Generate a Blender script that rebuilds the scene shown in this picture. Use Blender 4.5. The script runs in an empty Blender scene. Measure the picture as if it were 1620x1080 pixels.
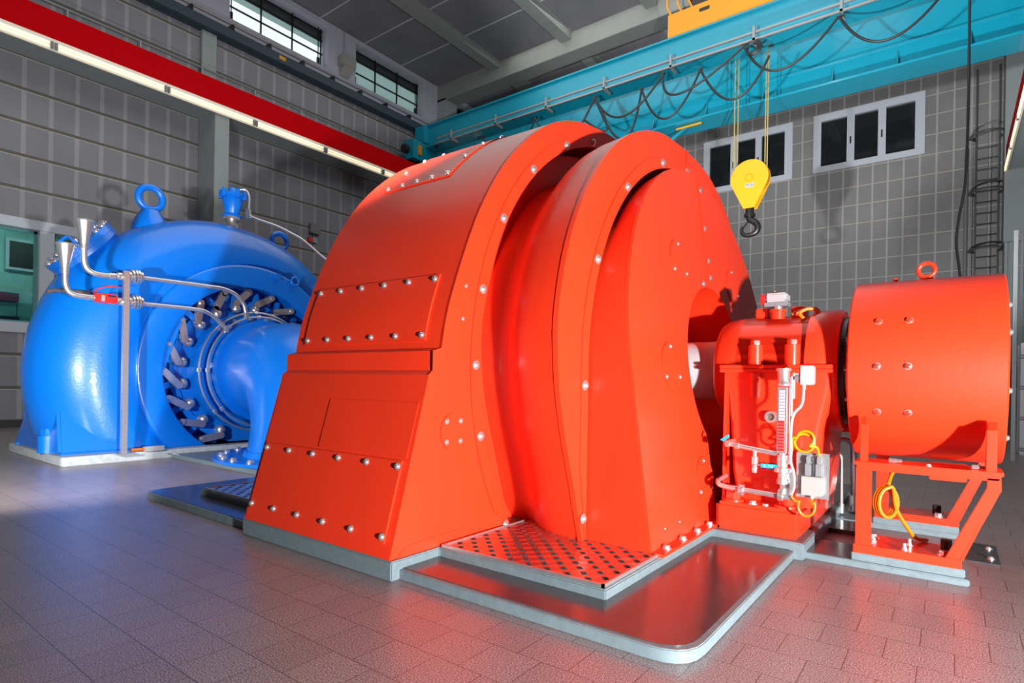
import bpy, bmesh, math, random
from mathutils import Vector, Matrix
random.seed(4)
PI=math.pi; R=math.radians
scn=bpy.context.scene
COL=scn.collection
H=1.0                      # eye height = 1 scene unit
YAW=.6477; ROLL=-.0163; FPX=918.476; CU=810; CV=605.07
# ------------------------------------------------------------------ camera
fw=Vector((-math.sin(YAW),math.cos(YAW),0)); ri=Vector((math.cos(YAW),math.sin(YAW),0)); dn=fw.cross(ri)
r2=ri*math.cos(ROLL)+dn*math.sin(ROLL); d2=-ri*math.sin(ROLL)+dn*math.cos(ROLL)
cd=bpy.data.cameras.new('camera'); cam=bpy.data.objects.new('camera',cd); COL.objects.link(cam)
cd.sensor_width=36; cd.lens=FPX/1620*36; cd.shift_y=(CV-540)/1620; cd.clip_start=.05; cd.clip_end=200
up=-d2
cam.matrix_world=Matrix(((r2.x,up.x,-fw.x,0),(r2.y,up.y,-fw.y,0),(r2.z,up.z,-fw.z,H),(0,0,0,1)))
scn.camera=cam
def at(u,v,x=None,y=None,z=None):
    """point of the sight line through photo pixel (u,v) on a wall/floor plane"""
    d=r2*((u-CU)/FPX)+d2*((v-CV)/FPX)+fw
    if x is not None: t=x/d.x
    elif y is not None: t=y/d.y
    else: t=(z-H)/d.z
    return Vector((d.x*t,d.y*t,H+d.z*t))
# ------------------------------------------------------------------ mesh builder
class MB:
    def __init__(s): s.v=[]; s.f=[]
    def add(s,vs,fs):
        o=len(s.v); s.v+=[tuple(p) for p in vs]; s.f+=[tuple(i+o for i in f) for f in fs]; return s
    def box(s,a,b):
        x0,y0,z0=[min(a[i],b[i]) for i in range(3)]; x1,y1,z1=[max(a[i],b[i]) for i in range(3)]
        return s.add([(x0,y0,z0),(x1,y0,z0),(x1,y1,z0),(x0,y1,z0),(x0,y0,z1),(x1,y0,z1),(x1,y1,z1),(x0,y1,z1)],
              [(0,3,2,1),(4,5,6,7),(0,1,5,4),(1,2,6,5),(2,3,7,6),(3,0,4,7)])
    def bar(s,p,q,w,h=None,up=(0,0,1)):
        h=h or w; p=Vector(p); q=Vector(q); d=(q-p).normalized(); u=Vector(up)
        if abs(d.dot(u))>.98: u=Vector((1,0,0))
        a=d.cross(u).normalized()*w/2; b=a.cross(d).normalized()*h/2
        vs=[p-a-b,p+a-b,p+a+b,p-a+b,q-a-b,q+a-b,q+a+b,q-a+b]
        return s.add(vs,[(0,1,2,3),(4,7,6,5),(0,4,5,1),(1,5,6,2),(2,6,7,3),(3,7,4,0)])
    def cyl(s,p,q,r,r1=None,n=20,cap=True):
        return s.lathe(p,q,[(0,r),(1,r if r1 is None else r1)],n,cap,rel=True)
    def lathe(s,p,q,prof,n=32,cap=True,rel=False,a0=0):
        """prof: (t along p->q, radius)"""
        p=Vector(p); q=Vector(q); L=(q-p).length; d=(q-p)/L
        u=Vector((0,0,1)) if abs(d.z)<.9 else Vector((1,0,0))
        a=d.cross(u).normalized(); b=d.cross(a)
        vs=[];fs=[]
        for t,r in prof:
            c=p+d*(t*L if rel else t)
            for k in range(n):
                w=2*PI*k/n+a0; vs.append(c+a*(r*math.cos(w))+b*(r*math.sin(w)))
        m=len(prof)
        for i in range(m-1):
            for k in range(n):
                k2=(k+1)%n; fs.append((i*n+k,i*n+k2,(i+1)*n+k2,(i+1)*n+k))
        if cap:
            fs.append(tuple(range(n-1,-1,-1))); fs.append(tuple((m-1)*n+k for k in range(n)))
        return s.add(vs,fs)
    def tube(s,pts,r,n=8,closed=False,cap=True):
        pts=[Vector(p) for p in pts]; m=len(pts); rs=r if isinstance(r,(list,tuple)) else [r]*m
        vs=[];fs=[]; prev=None
        for i,p in enumerate(pts):
            if closed: t=(pts[(i+1)%m]-pts[i-1])
            else: t=pts[min(i+1,m-1)]-pts[max(i-1,0)]
            t.normalize()
            if prev is None:
                u=Vector((0,0,1)) if abs(t.z)<.9 else Vector((1,0,0)); a=t.cross(u).normalized()
            else:
                a=(prev-t*prev.dot(t)).normalized()
            prev=a; b=t.cross(a)
            for k in range(n):
                w=2*PI*k/n; vs.append(p+a*(rs[i]*math.cos(w))+b*(rs[i]*math.sin(w)))
        for i in range(m if closed else m-1):
            j=(i+1)%m
            for k in range(n):
                k2=(k+1)%n; fs.append((i*n+k,i*n+k2,j*n+k2,j*n+k))
        if cap and not closed:
            fs.append(tuple(range(n-1,-1,-1))); fs.append(tuple((m-1)*n+k for k in range(n)))
        return s.add(vs,fs)
    def prism(s,poly,vec):
        n=len(poly); v=Vector(vec); a=[Vector(p) for p in poly]
        return s.add(a+[p+v for p in a],[tuple(range(n-1,-1,-1)),tuple(range(n,2*n))]+[(i,(i+1)%n,n+(i+1)%n,n+i) for i in range(n)])
    def sphere(s,c,r,n=16,m=10,sc=(1,1,1)):
        vs=[];fs=[]
        for i in range(m+1):
            t=PI*i/m
            for k in range(n):
                w=2*PI*k/n; vs.append((c[0]+r*sc[0]*math.sin(t)*math.cos(w),c[1]+r*sc[1]*math.sin(t)*math.sin(w),c[2]+r*sc[2]*math.cos(t)))
        for i in range(m):
            for k in range(n): fs.append((i*n+k,(i+1)*n+k,(i+1)*n+(k+1)%n,i*n+(k+1)%n))
        return s.add(vs,fs)
    def torus(s,c,R_,r,axis=0,n=32,m=12):
        c=Vector(c); E=[Vector((1,0,0)),Vector((0,1,0)),Vector((0,0,1))]
        a=E[(axis+1)%3]; b=E[(axis+2)%3]
        return s.tube([c+a*(R_*math.cos(2*PI*k/n))+b*(R_*math.sin(2*PI*k/n)) for k in range(n)],r,m,closed=True)
    def mesh(s,name,ang=38,bevel=0):
        me=bpy.data.meshes.new(name); me.from_pydata(s.v,[],s.f)
        bm=bmesh.new(); bm.from_mesh(me)
        bmesh.ops.remove_doubles(bm,verts=bm.verts,dist=1e-5)
        bmesh.ops.recalc_face_normals(bm,faces=bm.faces)
        if bevel:
            es=[e for e in bm.edges if len(e.link_faces)==2 and e.calc_face_angle(0)>R(35)]
            bmesh.ops.bevel(bm,geom=es,offset=bevel,segments=2,affect='EDGES',clamp_overlap=True)
        bm.to_mesh(me); bm.free()
        me.shade_smooth(); me.set_sharp_from_angle(angle=R(ang))
        return me
    def build(s,name,mat,parent=None,ang=38,bevel=0,label=None):
        me=s.mesh(name,ang,bevel); me.materials.append(mat)
        o=bpy.data.objects.new(name,me); COL.objects.link(o)
        if parent is not None:
            o.parent=parent
            w=parent.matrix_basis.copy(); q=parent.parent
            while q is not None: w=q.matrix_basis@w; q=q.parent
            if parent.type=='EMPTY' or True:
                me.transform(w.inverted())
        if label: o['label']=label
        return o
def tag(o,label,cat,group=None,kind=None):
    o['label']=label; o['category']=cat
    if group: o['group']=group
    if kind: o['kind']=kind
    return o
def thing(name,loc,label,cat,group=None):
    o=bpy.data.objects.new(name,None); COL.objects.link(o); o.location=loc; o.empty_display_size=.1
    return tag(o,label,cat,group)
def struct(name,mb,mat,label=None,**k):
    o=mb.build(name,mat,**k); o['kind']='structure'
    if label: o['label']=label
    return o
def dup(o,parent=None):
    c=o.copy(); COL.objects.link(c)
    if parent is not None: c.parent=parent
    for ch in list(o.children): dup(ch,c)
    return c
def arc(c,r,a0,a1,n,plane='yz'):
    out=[]
    for i in range(n+1):
        t=a0+(a1-a0)*i/n
        if plane=='yz': out.append(Vector((c[0],c[1]+r*math.cos(t),c[2]+r*math.sin(t))))
        elif plane=='xz': out.append(Vector((c[0]+r*math.cos(t),c[1],c[2]+r*math.sin(t))))
        else: out.append(Vector((c[0]+r*math.cos(t),c[1]+r*math.sin(t),c[2])))
    return out
def smooth_path(pts,k=4):
    """Catmull-Rom through the points"""
    P=[Vector(p) for p in pts]; P=[P[0]*2-P[1]]+P+[P[-1]*2-P[-2]]; out=[]
    for i in range(1,len(P)-2):
        for j in range(k):
            t=j/k; a,b,c,d=P[i-1],P[i],P[i+1],P[i+2]
            out.append(.5*((2*b)+(c-a)*t+(2*a-5*b+4*c-d)*t*t+(3*b-a-3*c+d)*t**3))
    out.append(P[-2]); return out
def fillet(pts,r=.04,k=4):
    P=[Vector(p) for p in pts]; out=[P[0]]
    for i in range(1,len(P)-1):
        a=(P[i-1]-P[i]); b=(P[i+1]-P[i]); ra=min(r,a.length*.45); rb=min(r,b.length*.45)
        A=P[i]+a.normalized()*ra; B=P[i]+b.normalized()*rb
        for j in range(k+1):
            t=j/k; out.append((1-t)**2*A+2*t*(1-t)*P[i]+t*t*B)
    out.append(P[-1]); return out
def text(name,s,size,mat,loc,rot,parent,ext=.0006):
    c=bpy.data.curves.new(name,'FONT'); c.body=s; c.size=size; c.extrude=ext; c.align_x='CENTER'; c.align_y='CENTER'
    o=bpy.data.objects.new(name,c); me=bpy.data.meshes.new_from_object(o); bpy.data.objects.remove(o)
    me.transform(Matrix.Translation(loc)@rot.to_4x4()); me.materials.clear(); me.materials.append(mat)
    me.transform(parent_world(parent).inverted())
    o=bpy.data.objects.new(name,me); COL.objects.link(o); o.parent=parent; return o
def parent_world(p):
    w=p.matrix_basis.copy(); q=p.parent
    while q is not None: w=q.matrix_basis@w; q=q.parent
    return w
# ------------------------------------------------------------------ materials
def N(nt,t,**kw):
    n=nt.nodes.new(t)
    for k,v in kw.items(): setattr(n,k,v)
    return n
def mat(name,col,rough=.5,metal=0,noise=0,nscale=20,bump=0,bscale=80,coat=0,emit=None,es=0,trans=0,spec=.5,coatr=.1,bdist=.002):
    m=bpy.data.materials.new(name); m.use_nodes=True; nt=m.node_tree; b=nt.nodes['Principled BSDF']
    b.inputs['Base Color'].default_value=(*col,1); b.inputs['Roughness'].default_value=rough; b.inputs['Metallic'].default_value=metal
    b.inputs['Coat Weight'].default_value=coat; b.inputs['Coat Roughness'].default_value=coatr
    b.inputs['Specular IOR Level'].default_value=spec
    if trans: b.inputs['Transmission Weight'].default_value=trans
    if emit: b.inputs['Emission Color'].default_value=(*emit,1); b.inputs['Emission Strength'].default_value=es
    tc=N(nt,'ShaderNodeTexCoord')
    if noise:
        n=N(nt,'ShaderNodeTexNoise'); n.inputs['Scale'].default_value=nscale; n.inputs['Detail'].default_value=4
        nt.links.new(tc.outputs['Object'],n.inputs['Vector'])
        r=N(nt,'ShaderNodeMapRange'); r.inputs[1].default_value=.3; r.inputs[2].default_value=.7; r.inputs[3].default_value=1-noise; r.inputs[4].default_value=1+noise
        nt.links.new(n.outputs['Fac'],r.inputs[0])
        x=N(nt,'ShaderNodeVectorMath',operation='SCALE'); x.inputs[0].default_value=col
        nt.links.new(r.outputs[0],x.inputs['Scale']); nt.links.new(x.outputs[0],b.inputs['Base Color'])
    if bump:
        n=N(nt,'ShaderNodeTexNoise'); n.inputs['Scale'].default_value=bscale; n.inputs['Detail'].default_value=3
        nt.links.new(tc.outputs['Object'],n.inputs['Vector'])
        q=N(nt,'ShaderNodeBump'); q.inputs['Strength'].default_value=bump; q.inputs['Distance'].default_value=bdist
        nt.links.new(n.outputs['Fac'],q.inputs['Height']); nt.links.new(q.outputs[0],b.inputs['Normal'])
        if coat: nt.links.new(q.outputs[0],b.inputs['Coat Normal'])
    return m
RED=mat('orange_red_paint',(.78,.036,.009),.42,bump=.22,bscale=45,noise=.03,nscale=3,coat=.12,coatr=.15,bdist=.003,spec=.35)
RED2=mat('orange_red_gloss',(.76,.034,.010),.30,bump=.2,bscale=30,coat=.3,coatr=.08,spec=.4)
BLUE=mat('blue_paint',(.0,.165,.70),.34,bump=.35,bscale=38,coat=.3,coatr=.06,bdist=.004)
BLUEM=mat('blue_paint_small',(.003,.17,.72),.3)
STEEL=mat('brushed_steel',(.66,.64,.64),.32,.85,noise=.08,nscale=40)
CHROME=mat('bright_steel',(.78,.77,.77),.25,.85)
SHAFT=mat('ground_steel_shaft',(.66,.67,.70),.35,.2,noise=.03,nscale=8)
DARKM=mat('dark_metal',(.05,.045,.045),.35,.8)
BLACK=mat('black_rubber',(.012,.012,.014),.5)
CREAM=mat('cream_plastic',(.30,.295,.28),.4)
WHITE=mat('white_plastic',(.34,.34,.36),.35)
YEL=mat('hoist_yellow',(.66,.30,.0),.4,coat=.3,noise=.03)
ORY=mat('trolley_yellow',(.62,.25,.0),.4,noise=.04)
CABY=mat('yellow_cable',(.62,.25,.0),.4)
CABO=mat('orange_cable',(.62,.15,.0),.4)
TEAL=mat('crane_teal',(.0,.235,.34),.38,coat=.3,noise=.04,nscale=2)
DBLUE=mat('dark_blue_steel',(.03,.055,.075),.5)
GREYP=mat('grey_blue_paint',(.135,.18,.195),.4,noise=.10,nscale=25,bump=.2,bscale=30)
DGREY=mat('dark_grey_plate',(.045,.045,.048),.20,noise=.15,nscale=14,bump=.22,bscale=120,spec=.8,bdist=.001)
CONC=mat('pale_grey_paint_wall',(.27,.31,.31),.7,noise=.04,nscale=4)
BEAMC=mat('grey_ceiling_beam',(.22,.235,.22),.7,noise=.04,nscale=4)
FRAMEG=mat('light_grey_frame',(.50,.54,.60),.5,noise=.03)
BAND=mat('pale_blue_grey_render',(.42,.43,.50),.7,noise=.03,nscale=3)
REDF=mat('fascia_red',(.50,.0,.003),.7,noise=.03,spec=.05)
SLAB=mat('painted_slab_grey',(.42,.46,.48),.55,noise=.12,nscale=20,bump=.3,bscale=60)
LAMP=mat('lamp_tube',(.9,.85,.7),.4,emit=(1,.86,.60),es=.6)
LAMPB=mat('lamp_body',(.85,.80,.68),.5)
GREYM=mat('grey_plastic',(.17,.18,.19),.45)
BLUEP=mat('blue_plastic',(.0,.16,.65),.35)
CYAN=mat('cyan_label',(.0,.33,.62),.4)
REDP=mat('red_plastic',(.8,.015,.015),.4)
RAILG=mat('galvanised_rail',(.26,.27,.28),.5,.3)
LADG=mat('ladder_grey',(.075,.075,.08),.5)
BRONZE=mat('brown_metal',(.20,.15,.11),.4,.6)
def wall_mat(name,axis,base,strip,groove,u0,z0,pu=.4235,pz=.632,wu=.075,wz=.055,hl=None):
    m=bpy.data.materials.new(name); m.use_nodes=True; nt=m.node_tree; b=nt.nodes['Principled BSDF']; L=nt.links.new
    tc=N(nt,'ShaderNodeTexCoord'); sp=N(nt,'ShaderNodeSeparateXYZ'); L(tc.outputs['Object'],sp.inputs[0])
    def fr(o,off,per):
        a=N(nt,'ShaderNodeMath',operation='SUBTRACT'); L(sp.outputs[o],a.inputs[0]); a.inputs[1].default_value=off
        d=N(nt,'ShaderNodeMath',operation='DIVIDE'); L(a.outputs[0],d.inputs[0]); d.inputs[1].default_value=per
        f=N(nt,'ShaderNodeMath',operation='FRACT'); L(d.outputs[0],f.inputs[0]); return f,d
    fu,du=fr(axis,u0,pu); fz,dz=fr('Z',z0,pz)
    def lt(f,w):
        c=N(nt,'ShaderNodeMath',operation='LESS_THAN'); L(f.outputs[0],c.inputs[0]); c.inputs[1].default_value=w; return c
    s=lt(fu,wu/pu); g=lt(fz,wz/pz)
    # perforation on the strips
    hz=N(nt,'ShaderNodeMath',operation='SINE'); hm=N(nt,'ShaderNodeMath',operation='MULTIPLY'); L(sp.outputs['Z'],hm.inputs[0]); hm.inputs[1].default_value=2*PI/.035; L(hm.outputs[0],hz.inputs[0])
    hs=N(nt,'ShaderNodeMapRange'); L(hz.outputs[0],hs.inputs[0]); hs.inputs[1].default_value=-1; hs.inputs[3].default_value=.55; hs.inputs[4].default_value=1.0
    sm=N(nt,'ShaderNodeMath',operation='MULTIPLY'); L(s.outputs[0],sm.inputs[0]); L(hs.outputs[0],sm.inputs[1])
    ns=N(nt,'ShaderNodeTexNoise'); ns.inputs['Scale'].default_value=1.6; ns.inputs['Detail'].default_value=6; L(tc.outputs['Object'],ns.inputs['Vector'])
    nr=N(nt,'ShaderNodeMapRange'); L(ns.outputs['Fac'],nr.inputs[0]); nr.inputs[1].default_value=.3; nr.inputs[2].default_value=.7; nr.inputs[3].default_value=.93; nr.inputs[4].default_value=1.07
    mx=N(nt,'ShaderNodeMix',data_type='RGBA'); mx.inputs[6].default_value=(*base,1); mx.inputs[7].default_value=(*strip,1); L(sm.outputs[0],mx.inputs[0])
    sc=N(nt,'ShaderNodeVectorMath',operation='SCALE'); L(mx.outputs[2],sc.inputs[0]); L(nr.outputs[0],sc.inputs['Scale'])
    mg=N(nt,'ShaderNodeMix',data_type='RGBA'); L(sc.outputs[0],mg.inputs[6]); mg.inputs[7].default_value=(*groove,1); L(g.outputs[0],mg.inputs[0])
    out=mg.outputs[2]
    if hl:
        f2,_=fr('Z',z0-.022,pz); h=lt(f2,.022/pz)
        m3=N(nt,'ShaderNodeMix',data_type='RGBA'); L(out,m3.inputs[6]); m3.inputs[7].default_value=(*hl,1); L(h.outputs[0],m3.inputs[0]); out=m3.outputs[2]
    L(out,b.inputs['Base Color']); b.inputs['Roughness'].default_value=.55
    inv=N(nt,'ShaderNodeMath',operation='SUBTRACT'); inv.inputs[0].default_value=1; L(g.outputs[0],inv.inputs[1])
    bp=N(nt,'ShaderNodeBump'); bp.inputs['Distance'].default_value=.02; bp.inputs['Strength'].default_value=.6; L(inv.outputs[0],bp.inputs['Height']); L(bp.outputs[0],b.inputs['Normal'])
    return m
WL=wall_mat('cassette_wall_left','Y',(.20,.20,.225),(.31,.31,.325),(.095,.09,.07),3.12,4.52,hl=(.33,.33,.32))
WB=wall_mat('cassette_wall_back','X',(.20,.195,.195),(.38,.385,.375),(.37,.36,.32),-3.87,7.71,pz=.617,wz=.035,wu=.05)
WP=mat('plain_wall',(.30,.31,.32),.7,noise=.04,nscale=2)
# floor
def floor_mat():
    m=bpy.data.materials.new('speckled_floor_tiles'); m.use_nodes=True; nt=m.node_tree; b=nt.nodes['Principled BSDF']; L=nt.links.new
    tc=N(nt,'ShaderNodeTexCoord'); mp=N(nt,'ShaderNodeMapping'); L(tc.outputs['Object'],mp.inputs[0]); mp.inputs['Location'].default_value=(.085+.2150*40,-2.980+.2075*40,0)
    br=N(nt,'ShaderNodeTexBrick'); br.offset=.5; br.inputs['Scale'].default_value=1; br.inputs['Brick Width'].default_value=.215; br.inputs['Row Height'].default_value=.2075
    br.inputs['Mortar Size'].default_value=.0017; br.inputs['Mortar Smooth'].default_value=.1; br.inputs['Bias'].default_value=0
    br.inputs['Color1'].default_value=(.93,.93,.93,1); br.inputs['Color2'].default_value=(1.06,1.06,1.06,1); br.inputs['Mortar'].default_value=(.25,.25,.25,1)
    L(mp.outputs[0],br.inputs[0])
    n=N(nt,'ShaderNodeTexNoise'); n.inputs['Scale'].default_value=190; n.inputs['Detail'].default_value=2; L(tc.outputs['Object'],n.inputs['Vector'])
    cr=N(nt,'ShaderNodeValToRGB'); L(n.outputs['Fac'],cr.inputs[0])
    e=cr.color_ramp.elements; e[0].position=.36; e[0].color=(.075,.052,.055,1); e[1].position=.66; e[1].color=(.44,.35,.345,1)
    mm=e=cr.color_ramp.elements.new(.5); mm.color=(.22,.17,.172,1)
    mu=N(nt,'ShaderNodeMix',data_type='RGBA',blend_type='MULTIPLY'); mu.inputs[0].default_value=1; L(cr.outputs[0],mu.inputs[6]); L(br.outputs['Color'],mu.inputs[7])
    L(mu.outputs[2],b.inputs['Base Color'])
    b.inputs['Roughness'].default_value=.34; b.inputs['Specular IOR Level'].default_value=.75
    n2=N(nt,'ShaderNodeTexNoise'); n2.inputs['Scale'].default_value=90; L(tc.outputs['Object'],n2.inputs['Vector'])
    ad=N(nt,'ShaderNodeMath',operation='MULTIPLY_ADD'); L(n2.outputs['Fac'],ad.inputs[0]); ad.inputs[1].default_value=.25
    iv=N(nt,'ShaderNodeMath',operation='SUBTRACT'); iv.inputs[0].default_value=1; L(br.outputs['Fac'],iv.inputs[1]); L(iv.outputs[0],ad.inputs[2])
    bp=N(nt,'ShaderNodeBump'); bp.inputs['Distance'].default_value=.0015; bp.inputs['Strength'].default_value=.8; L(ad.outputs[0],bp.inputs['Height']); L(bp.outputs[0],b.inputs['Normal'])
    return m
FLOOR=floor_mat()
def tread_mat():
    m=mat('diamond_tread_plate',(.55,.53,.54),.28,1); nt=m.node_tree; b=nt.nodes['Principled BSDF']; L=nt.links.new
    return m
TREAD=tread_mat()
CEIL=mat('ceiling_panel',(.165,.160,.175),.85,noise=.12,nscale=1.2,bump=.3,bscale=25)
JOINT=mat('ceiling_joint',(.42,.43,.46),.7)
GLASSD=mat('dark_window_glass',(.012,.016,.018),.06,spec=.8)
GLASSB=mat('lit_frosted_glass',(.5,.6,.6),.3,emit=(.86,.97,1.0),es=.72)  # glow put into the pane in place of daylight outside
GLASST=mat('lit_teal_glass',(.3,.42,.40),.3,emit=(.42,.66,.64),es=.26)  # dimmer daylight, also put in as pane glow
GLASSK=mat('shaded_window_glass',(.05,.06,.06),.2)  # overhang's shade painted as dark glass for the top panes
gl=bpy.data.materials.new('clear_glass'); gl.use_nodes=True; _n=gl.node_tree; _n.nodes.clear()
_o=N(_n,'ShaderNodeOutputMaterial'); _m=N(_n,'ShaderNodeMixShader'); _t=N(_n,'ShaderNodeBsdfTransparent'); _t.inputs[0].default_value=(.70,.90,.87,1); _g=N(_n,'ShaderNodeBsdfGlossy'); _g.inputs['Roughness'].default_value=.02; _m.inputs[0].default_value=.10
_n.links.new(_t.outputs[0],_m.inputs[1]); _n.links.new(_g.outputs[0],_m.inputs[2]); _n.links.new(_m.outputs[0],_o.inputs[0])
CLEAR=gl

# ================================================================== SETTING
XW=-14.15; YB=22.3; ZC=11.08; XR=1.95; YF=-5.0
struct('floor',MB().box((XW-2.5,YF,-.1),(5.8,YB+.6,0)),FLOOR,'speckled brown grey square tiles laid in running bond')
struct('ceiling',MB().box((XW-.4,YF,ZC),(5.8,YB+.4,ZC+.2)),CEIL,'dark grey acoustic ceiling panels')
# left wall: lower (with control room window opening) + cassette part
wl=MB()
cwy0,cwy1,cwz0,cwz1=-.6,6.05,1.80,3.98
wl.box((XW-.25,YF,0),(XW,YB+.3,cwz0)); wl.box((XW-.25,YF,cwz1),(XW,YB+.3,9.40))
wl.box((XW-.25,YF,cwz0),(XW,cwy0,cwz1)); wl.box((XW-.25,cwy1,cwz0),(XW,YB+.3,cwz1))
struct('wall_left',wl,WL,'grey perforated cassette wall with brown horizontal joints')
# clerestory band with deep window openings
bays=[(-4.6,-1.7),(-.9,2.0),(2.8,5.75),(7.05,9.85),(10.80,13.58),(15.2,18.1),(18.9,21.8)]
cb=MB(); z0,z1=9.78,10.95; prev=YF
for a,b_ in bays:
    cb.box((XW-.45,prev,z0),(XW,a,z1)); prev=b_
cb.box((XW-.45,prev,z0),(XW,YB,z1)); cb.box((XW-.45,YF,9.40),(XW,YB,z0)); cb.box((XW-.45,YF,z1),(XW,YB,ZC))
o=struct('trim_1',cb,BAND,'pale blue grey wall band around the high windows')
for i,(a,b_) in enumerate(bays):
    if b_<5: continue
    w=bpy.data.objects.new('window_%d'%(i-1),None); COL.objects.link(w); w.location=(XW-.4,(a+b_)/2,z0); w['kind']='structure'
    w['label']='high window in the left wall behind metal bars'
    x=XW-.36; big=(i==3)
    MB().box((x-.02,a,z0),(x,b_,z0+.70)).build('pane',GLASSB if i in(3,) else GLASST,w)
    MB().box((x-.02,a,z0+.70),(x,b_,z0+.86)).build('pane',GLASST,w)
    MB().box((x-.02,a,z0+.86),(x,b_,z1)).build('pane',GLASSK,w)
    f=MB()
    for k in range(4):
        y=a+.06+(b_-a-.12)*k/3; f.bar((x+.08,y,z0),(x+.08,y,z1),.035)
    for z in (z0+.05,z0+.48,z0+.86,z1-.05): f.bar((x+.06,a,z),(x+.06,b_,z),.035)
    for y in (a+.16,b_-.16):
        f.box((x+.08,y-.03,z0+.05),(x+.14,y+.03,z0+.32)); f.bar((x+.11,y,z0+.0),(x+.11,y,z1),.02)
    f.build('window_frame',DARKM,w)
# control room window
w=bpy.data.objects.new('window_7',None); COL.objects.link(w); w.location=(XW,2.9,1.8); w['kind']='structure'; w['label']='wide light grey framed control room window left of the blue turbine'
f=MB(); fx0,fx1=XW-.25,XW+.04
f.box((fx0,cwy0,cwz0),(fx1,cwy1,2.0)); f.box((fx0,cwy0,3.79),(fx1,cwy1,cwz1))
ys=[(cwy0,cwy0+.2),(1.2,1.45),(3.42,3.66),(5.85,cwy1)]
for a,b_ in ys: f.box((fx0,a,1.99),(fx1,b_,3.80))
f.build('window_frame',FRAMEG,w,bevel=.01)
g=MB()
for (a,_),(c,_2) in zip([(ys[k][1],0) for k in range(3)],[(ys[k+1][0],0) for k in range(3)]): 
    g.box((XW-.14,a,2.0),(XW-.12,c,2.04)); g.box((XW-.14,a,3.74),(XW-.12,c,3.79)); g.box((XW-.14,a,2.0),(XW-.12,a+.05,3.79)); g.box((XW-.14,c-.05,2.0),(XW-.12,c,3.79))
g.build('glazing_bead',mat('teal_bead',(.10,.30,.30),.4),w)
for k in range(3): MB().box((XW-.132,ys[k][1],2.02),(XW-.128,ys[k+1][0],3.77)).build('pane',CLEAR,w)
# the control room behind it
TW=mat('control_room_wall',(.30,.50,.47),.7); 
for nm,p,q in (('wall_control_back',(XW-2.4,-1.2,1.0),(XW-2.3,6.6,4.3)),('wall_control_near',(XW-2.4,-1.3,1.0),(XW-.25,-1.2,4.3)),('wall_control_far',(XW-2.4,6.6,1.0),(XW-.25,6.7,4.3)),('ceiling_control_room',(XW-2.4,-1.3,4.3),(XW-.25,6.7,4.4)),('floor_control_room',(XW-2.4,-1.3,1.0),(XW-.25,6.7,1.1))):
    struct(nm,MB().box(p,q),TW,'teal surface of the control room behind the glass')
t=thing('wall_monitor',(XW-2.2,3.2,2.9),'black wall screen in a pale frame seen through the control room window','monitor')
p=at(22,385,x=XW-2.2); 
q0=at(15,421,x=XW-2.2); q1=at(54,386,x=XW-2.2)
MB().box((XW-2.28,q0.y-.06,q0.z-.06),(XW-2.22,q1.y+.06,q1.z+.06)).build('bezel',FRAMEG,t); MB().box((XW-2.225,q0.y,q0.z),(XW-2.21,q1.y,q1.z)).build('screen',BLACK,t)
for k,(a,b_) in enumerate([(2.6,3.55),(3.85,4.5)]):
    o=MB().box((XW-2.2,a,2.57),(XW-1.9,b_,2.75)).build('shelf',mat('dark_red_shelf',(.20,.012,.01),.5)); tag(o,['dark red shelf left below the control room screen','short dark red shelf right below the control room screen'][k],'shelf')
t=thing('control_cabinet',(XW-1.9,3.3,1.1),'row of pale green cabinet doors inside the control room','cabinet')
for k in range(7): MB().box((XW-2.2,2.1+k*.36,1.1),(XW-1.95,2.1+k*.36+.345,2.55)).build('door',mat('cabinet_green',(.13,.27,.25),.6) if k==0 else bpy.data.materials['cabinet_green'],t)
t=thing('control_desk',(XW-.7,2.6,1.1),'dark control desk just behind the control room glass','desk')
MB().box((XW-1.3,1.5,1.95),(XW-.4,3.35,2.02)).build('desktop',DARKM,t); MB().box((XW-1.2,1.6,1.1),(XW-.5,3.3,1.95)).build('body',DARKM,t); MB().box((XW-.9,2.3,2.02),(XW-.8,2.75,2.35)).build('monitor',BLACK,t); MB().box((XW-1.0,2.95,2.02),(XW-.7,3.3,2.15)).build('telephone',BLACK,t)
o=thing('ceiling_light',(XW-1.2,2.8,4.2),'white strip light on the control room ceiling','lamp')
MB().box((XW-1.3,1.5,4.2),(XW-1.1,4.6,4.28)).build('housing',FRAMEG,o); MB().box((XW-1.27,1.55,4.17),(XW-1.13,4.55,4.2)).build('diffuser',mat('tube_glow',(.9,.9,.9),.4,emit=(.8,1,.95),es=14.0),o)
# baseboard
struct('baseboard_left',MB().box((XW,YF,0),(XW+.03,YB,.14)),mat('dark_baseboard',(.03,.03,.035),.5),'dark skirting at the foot of the left wall')
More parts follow.
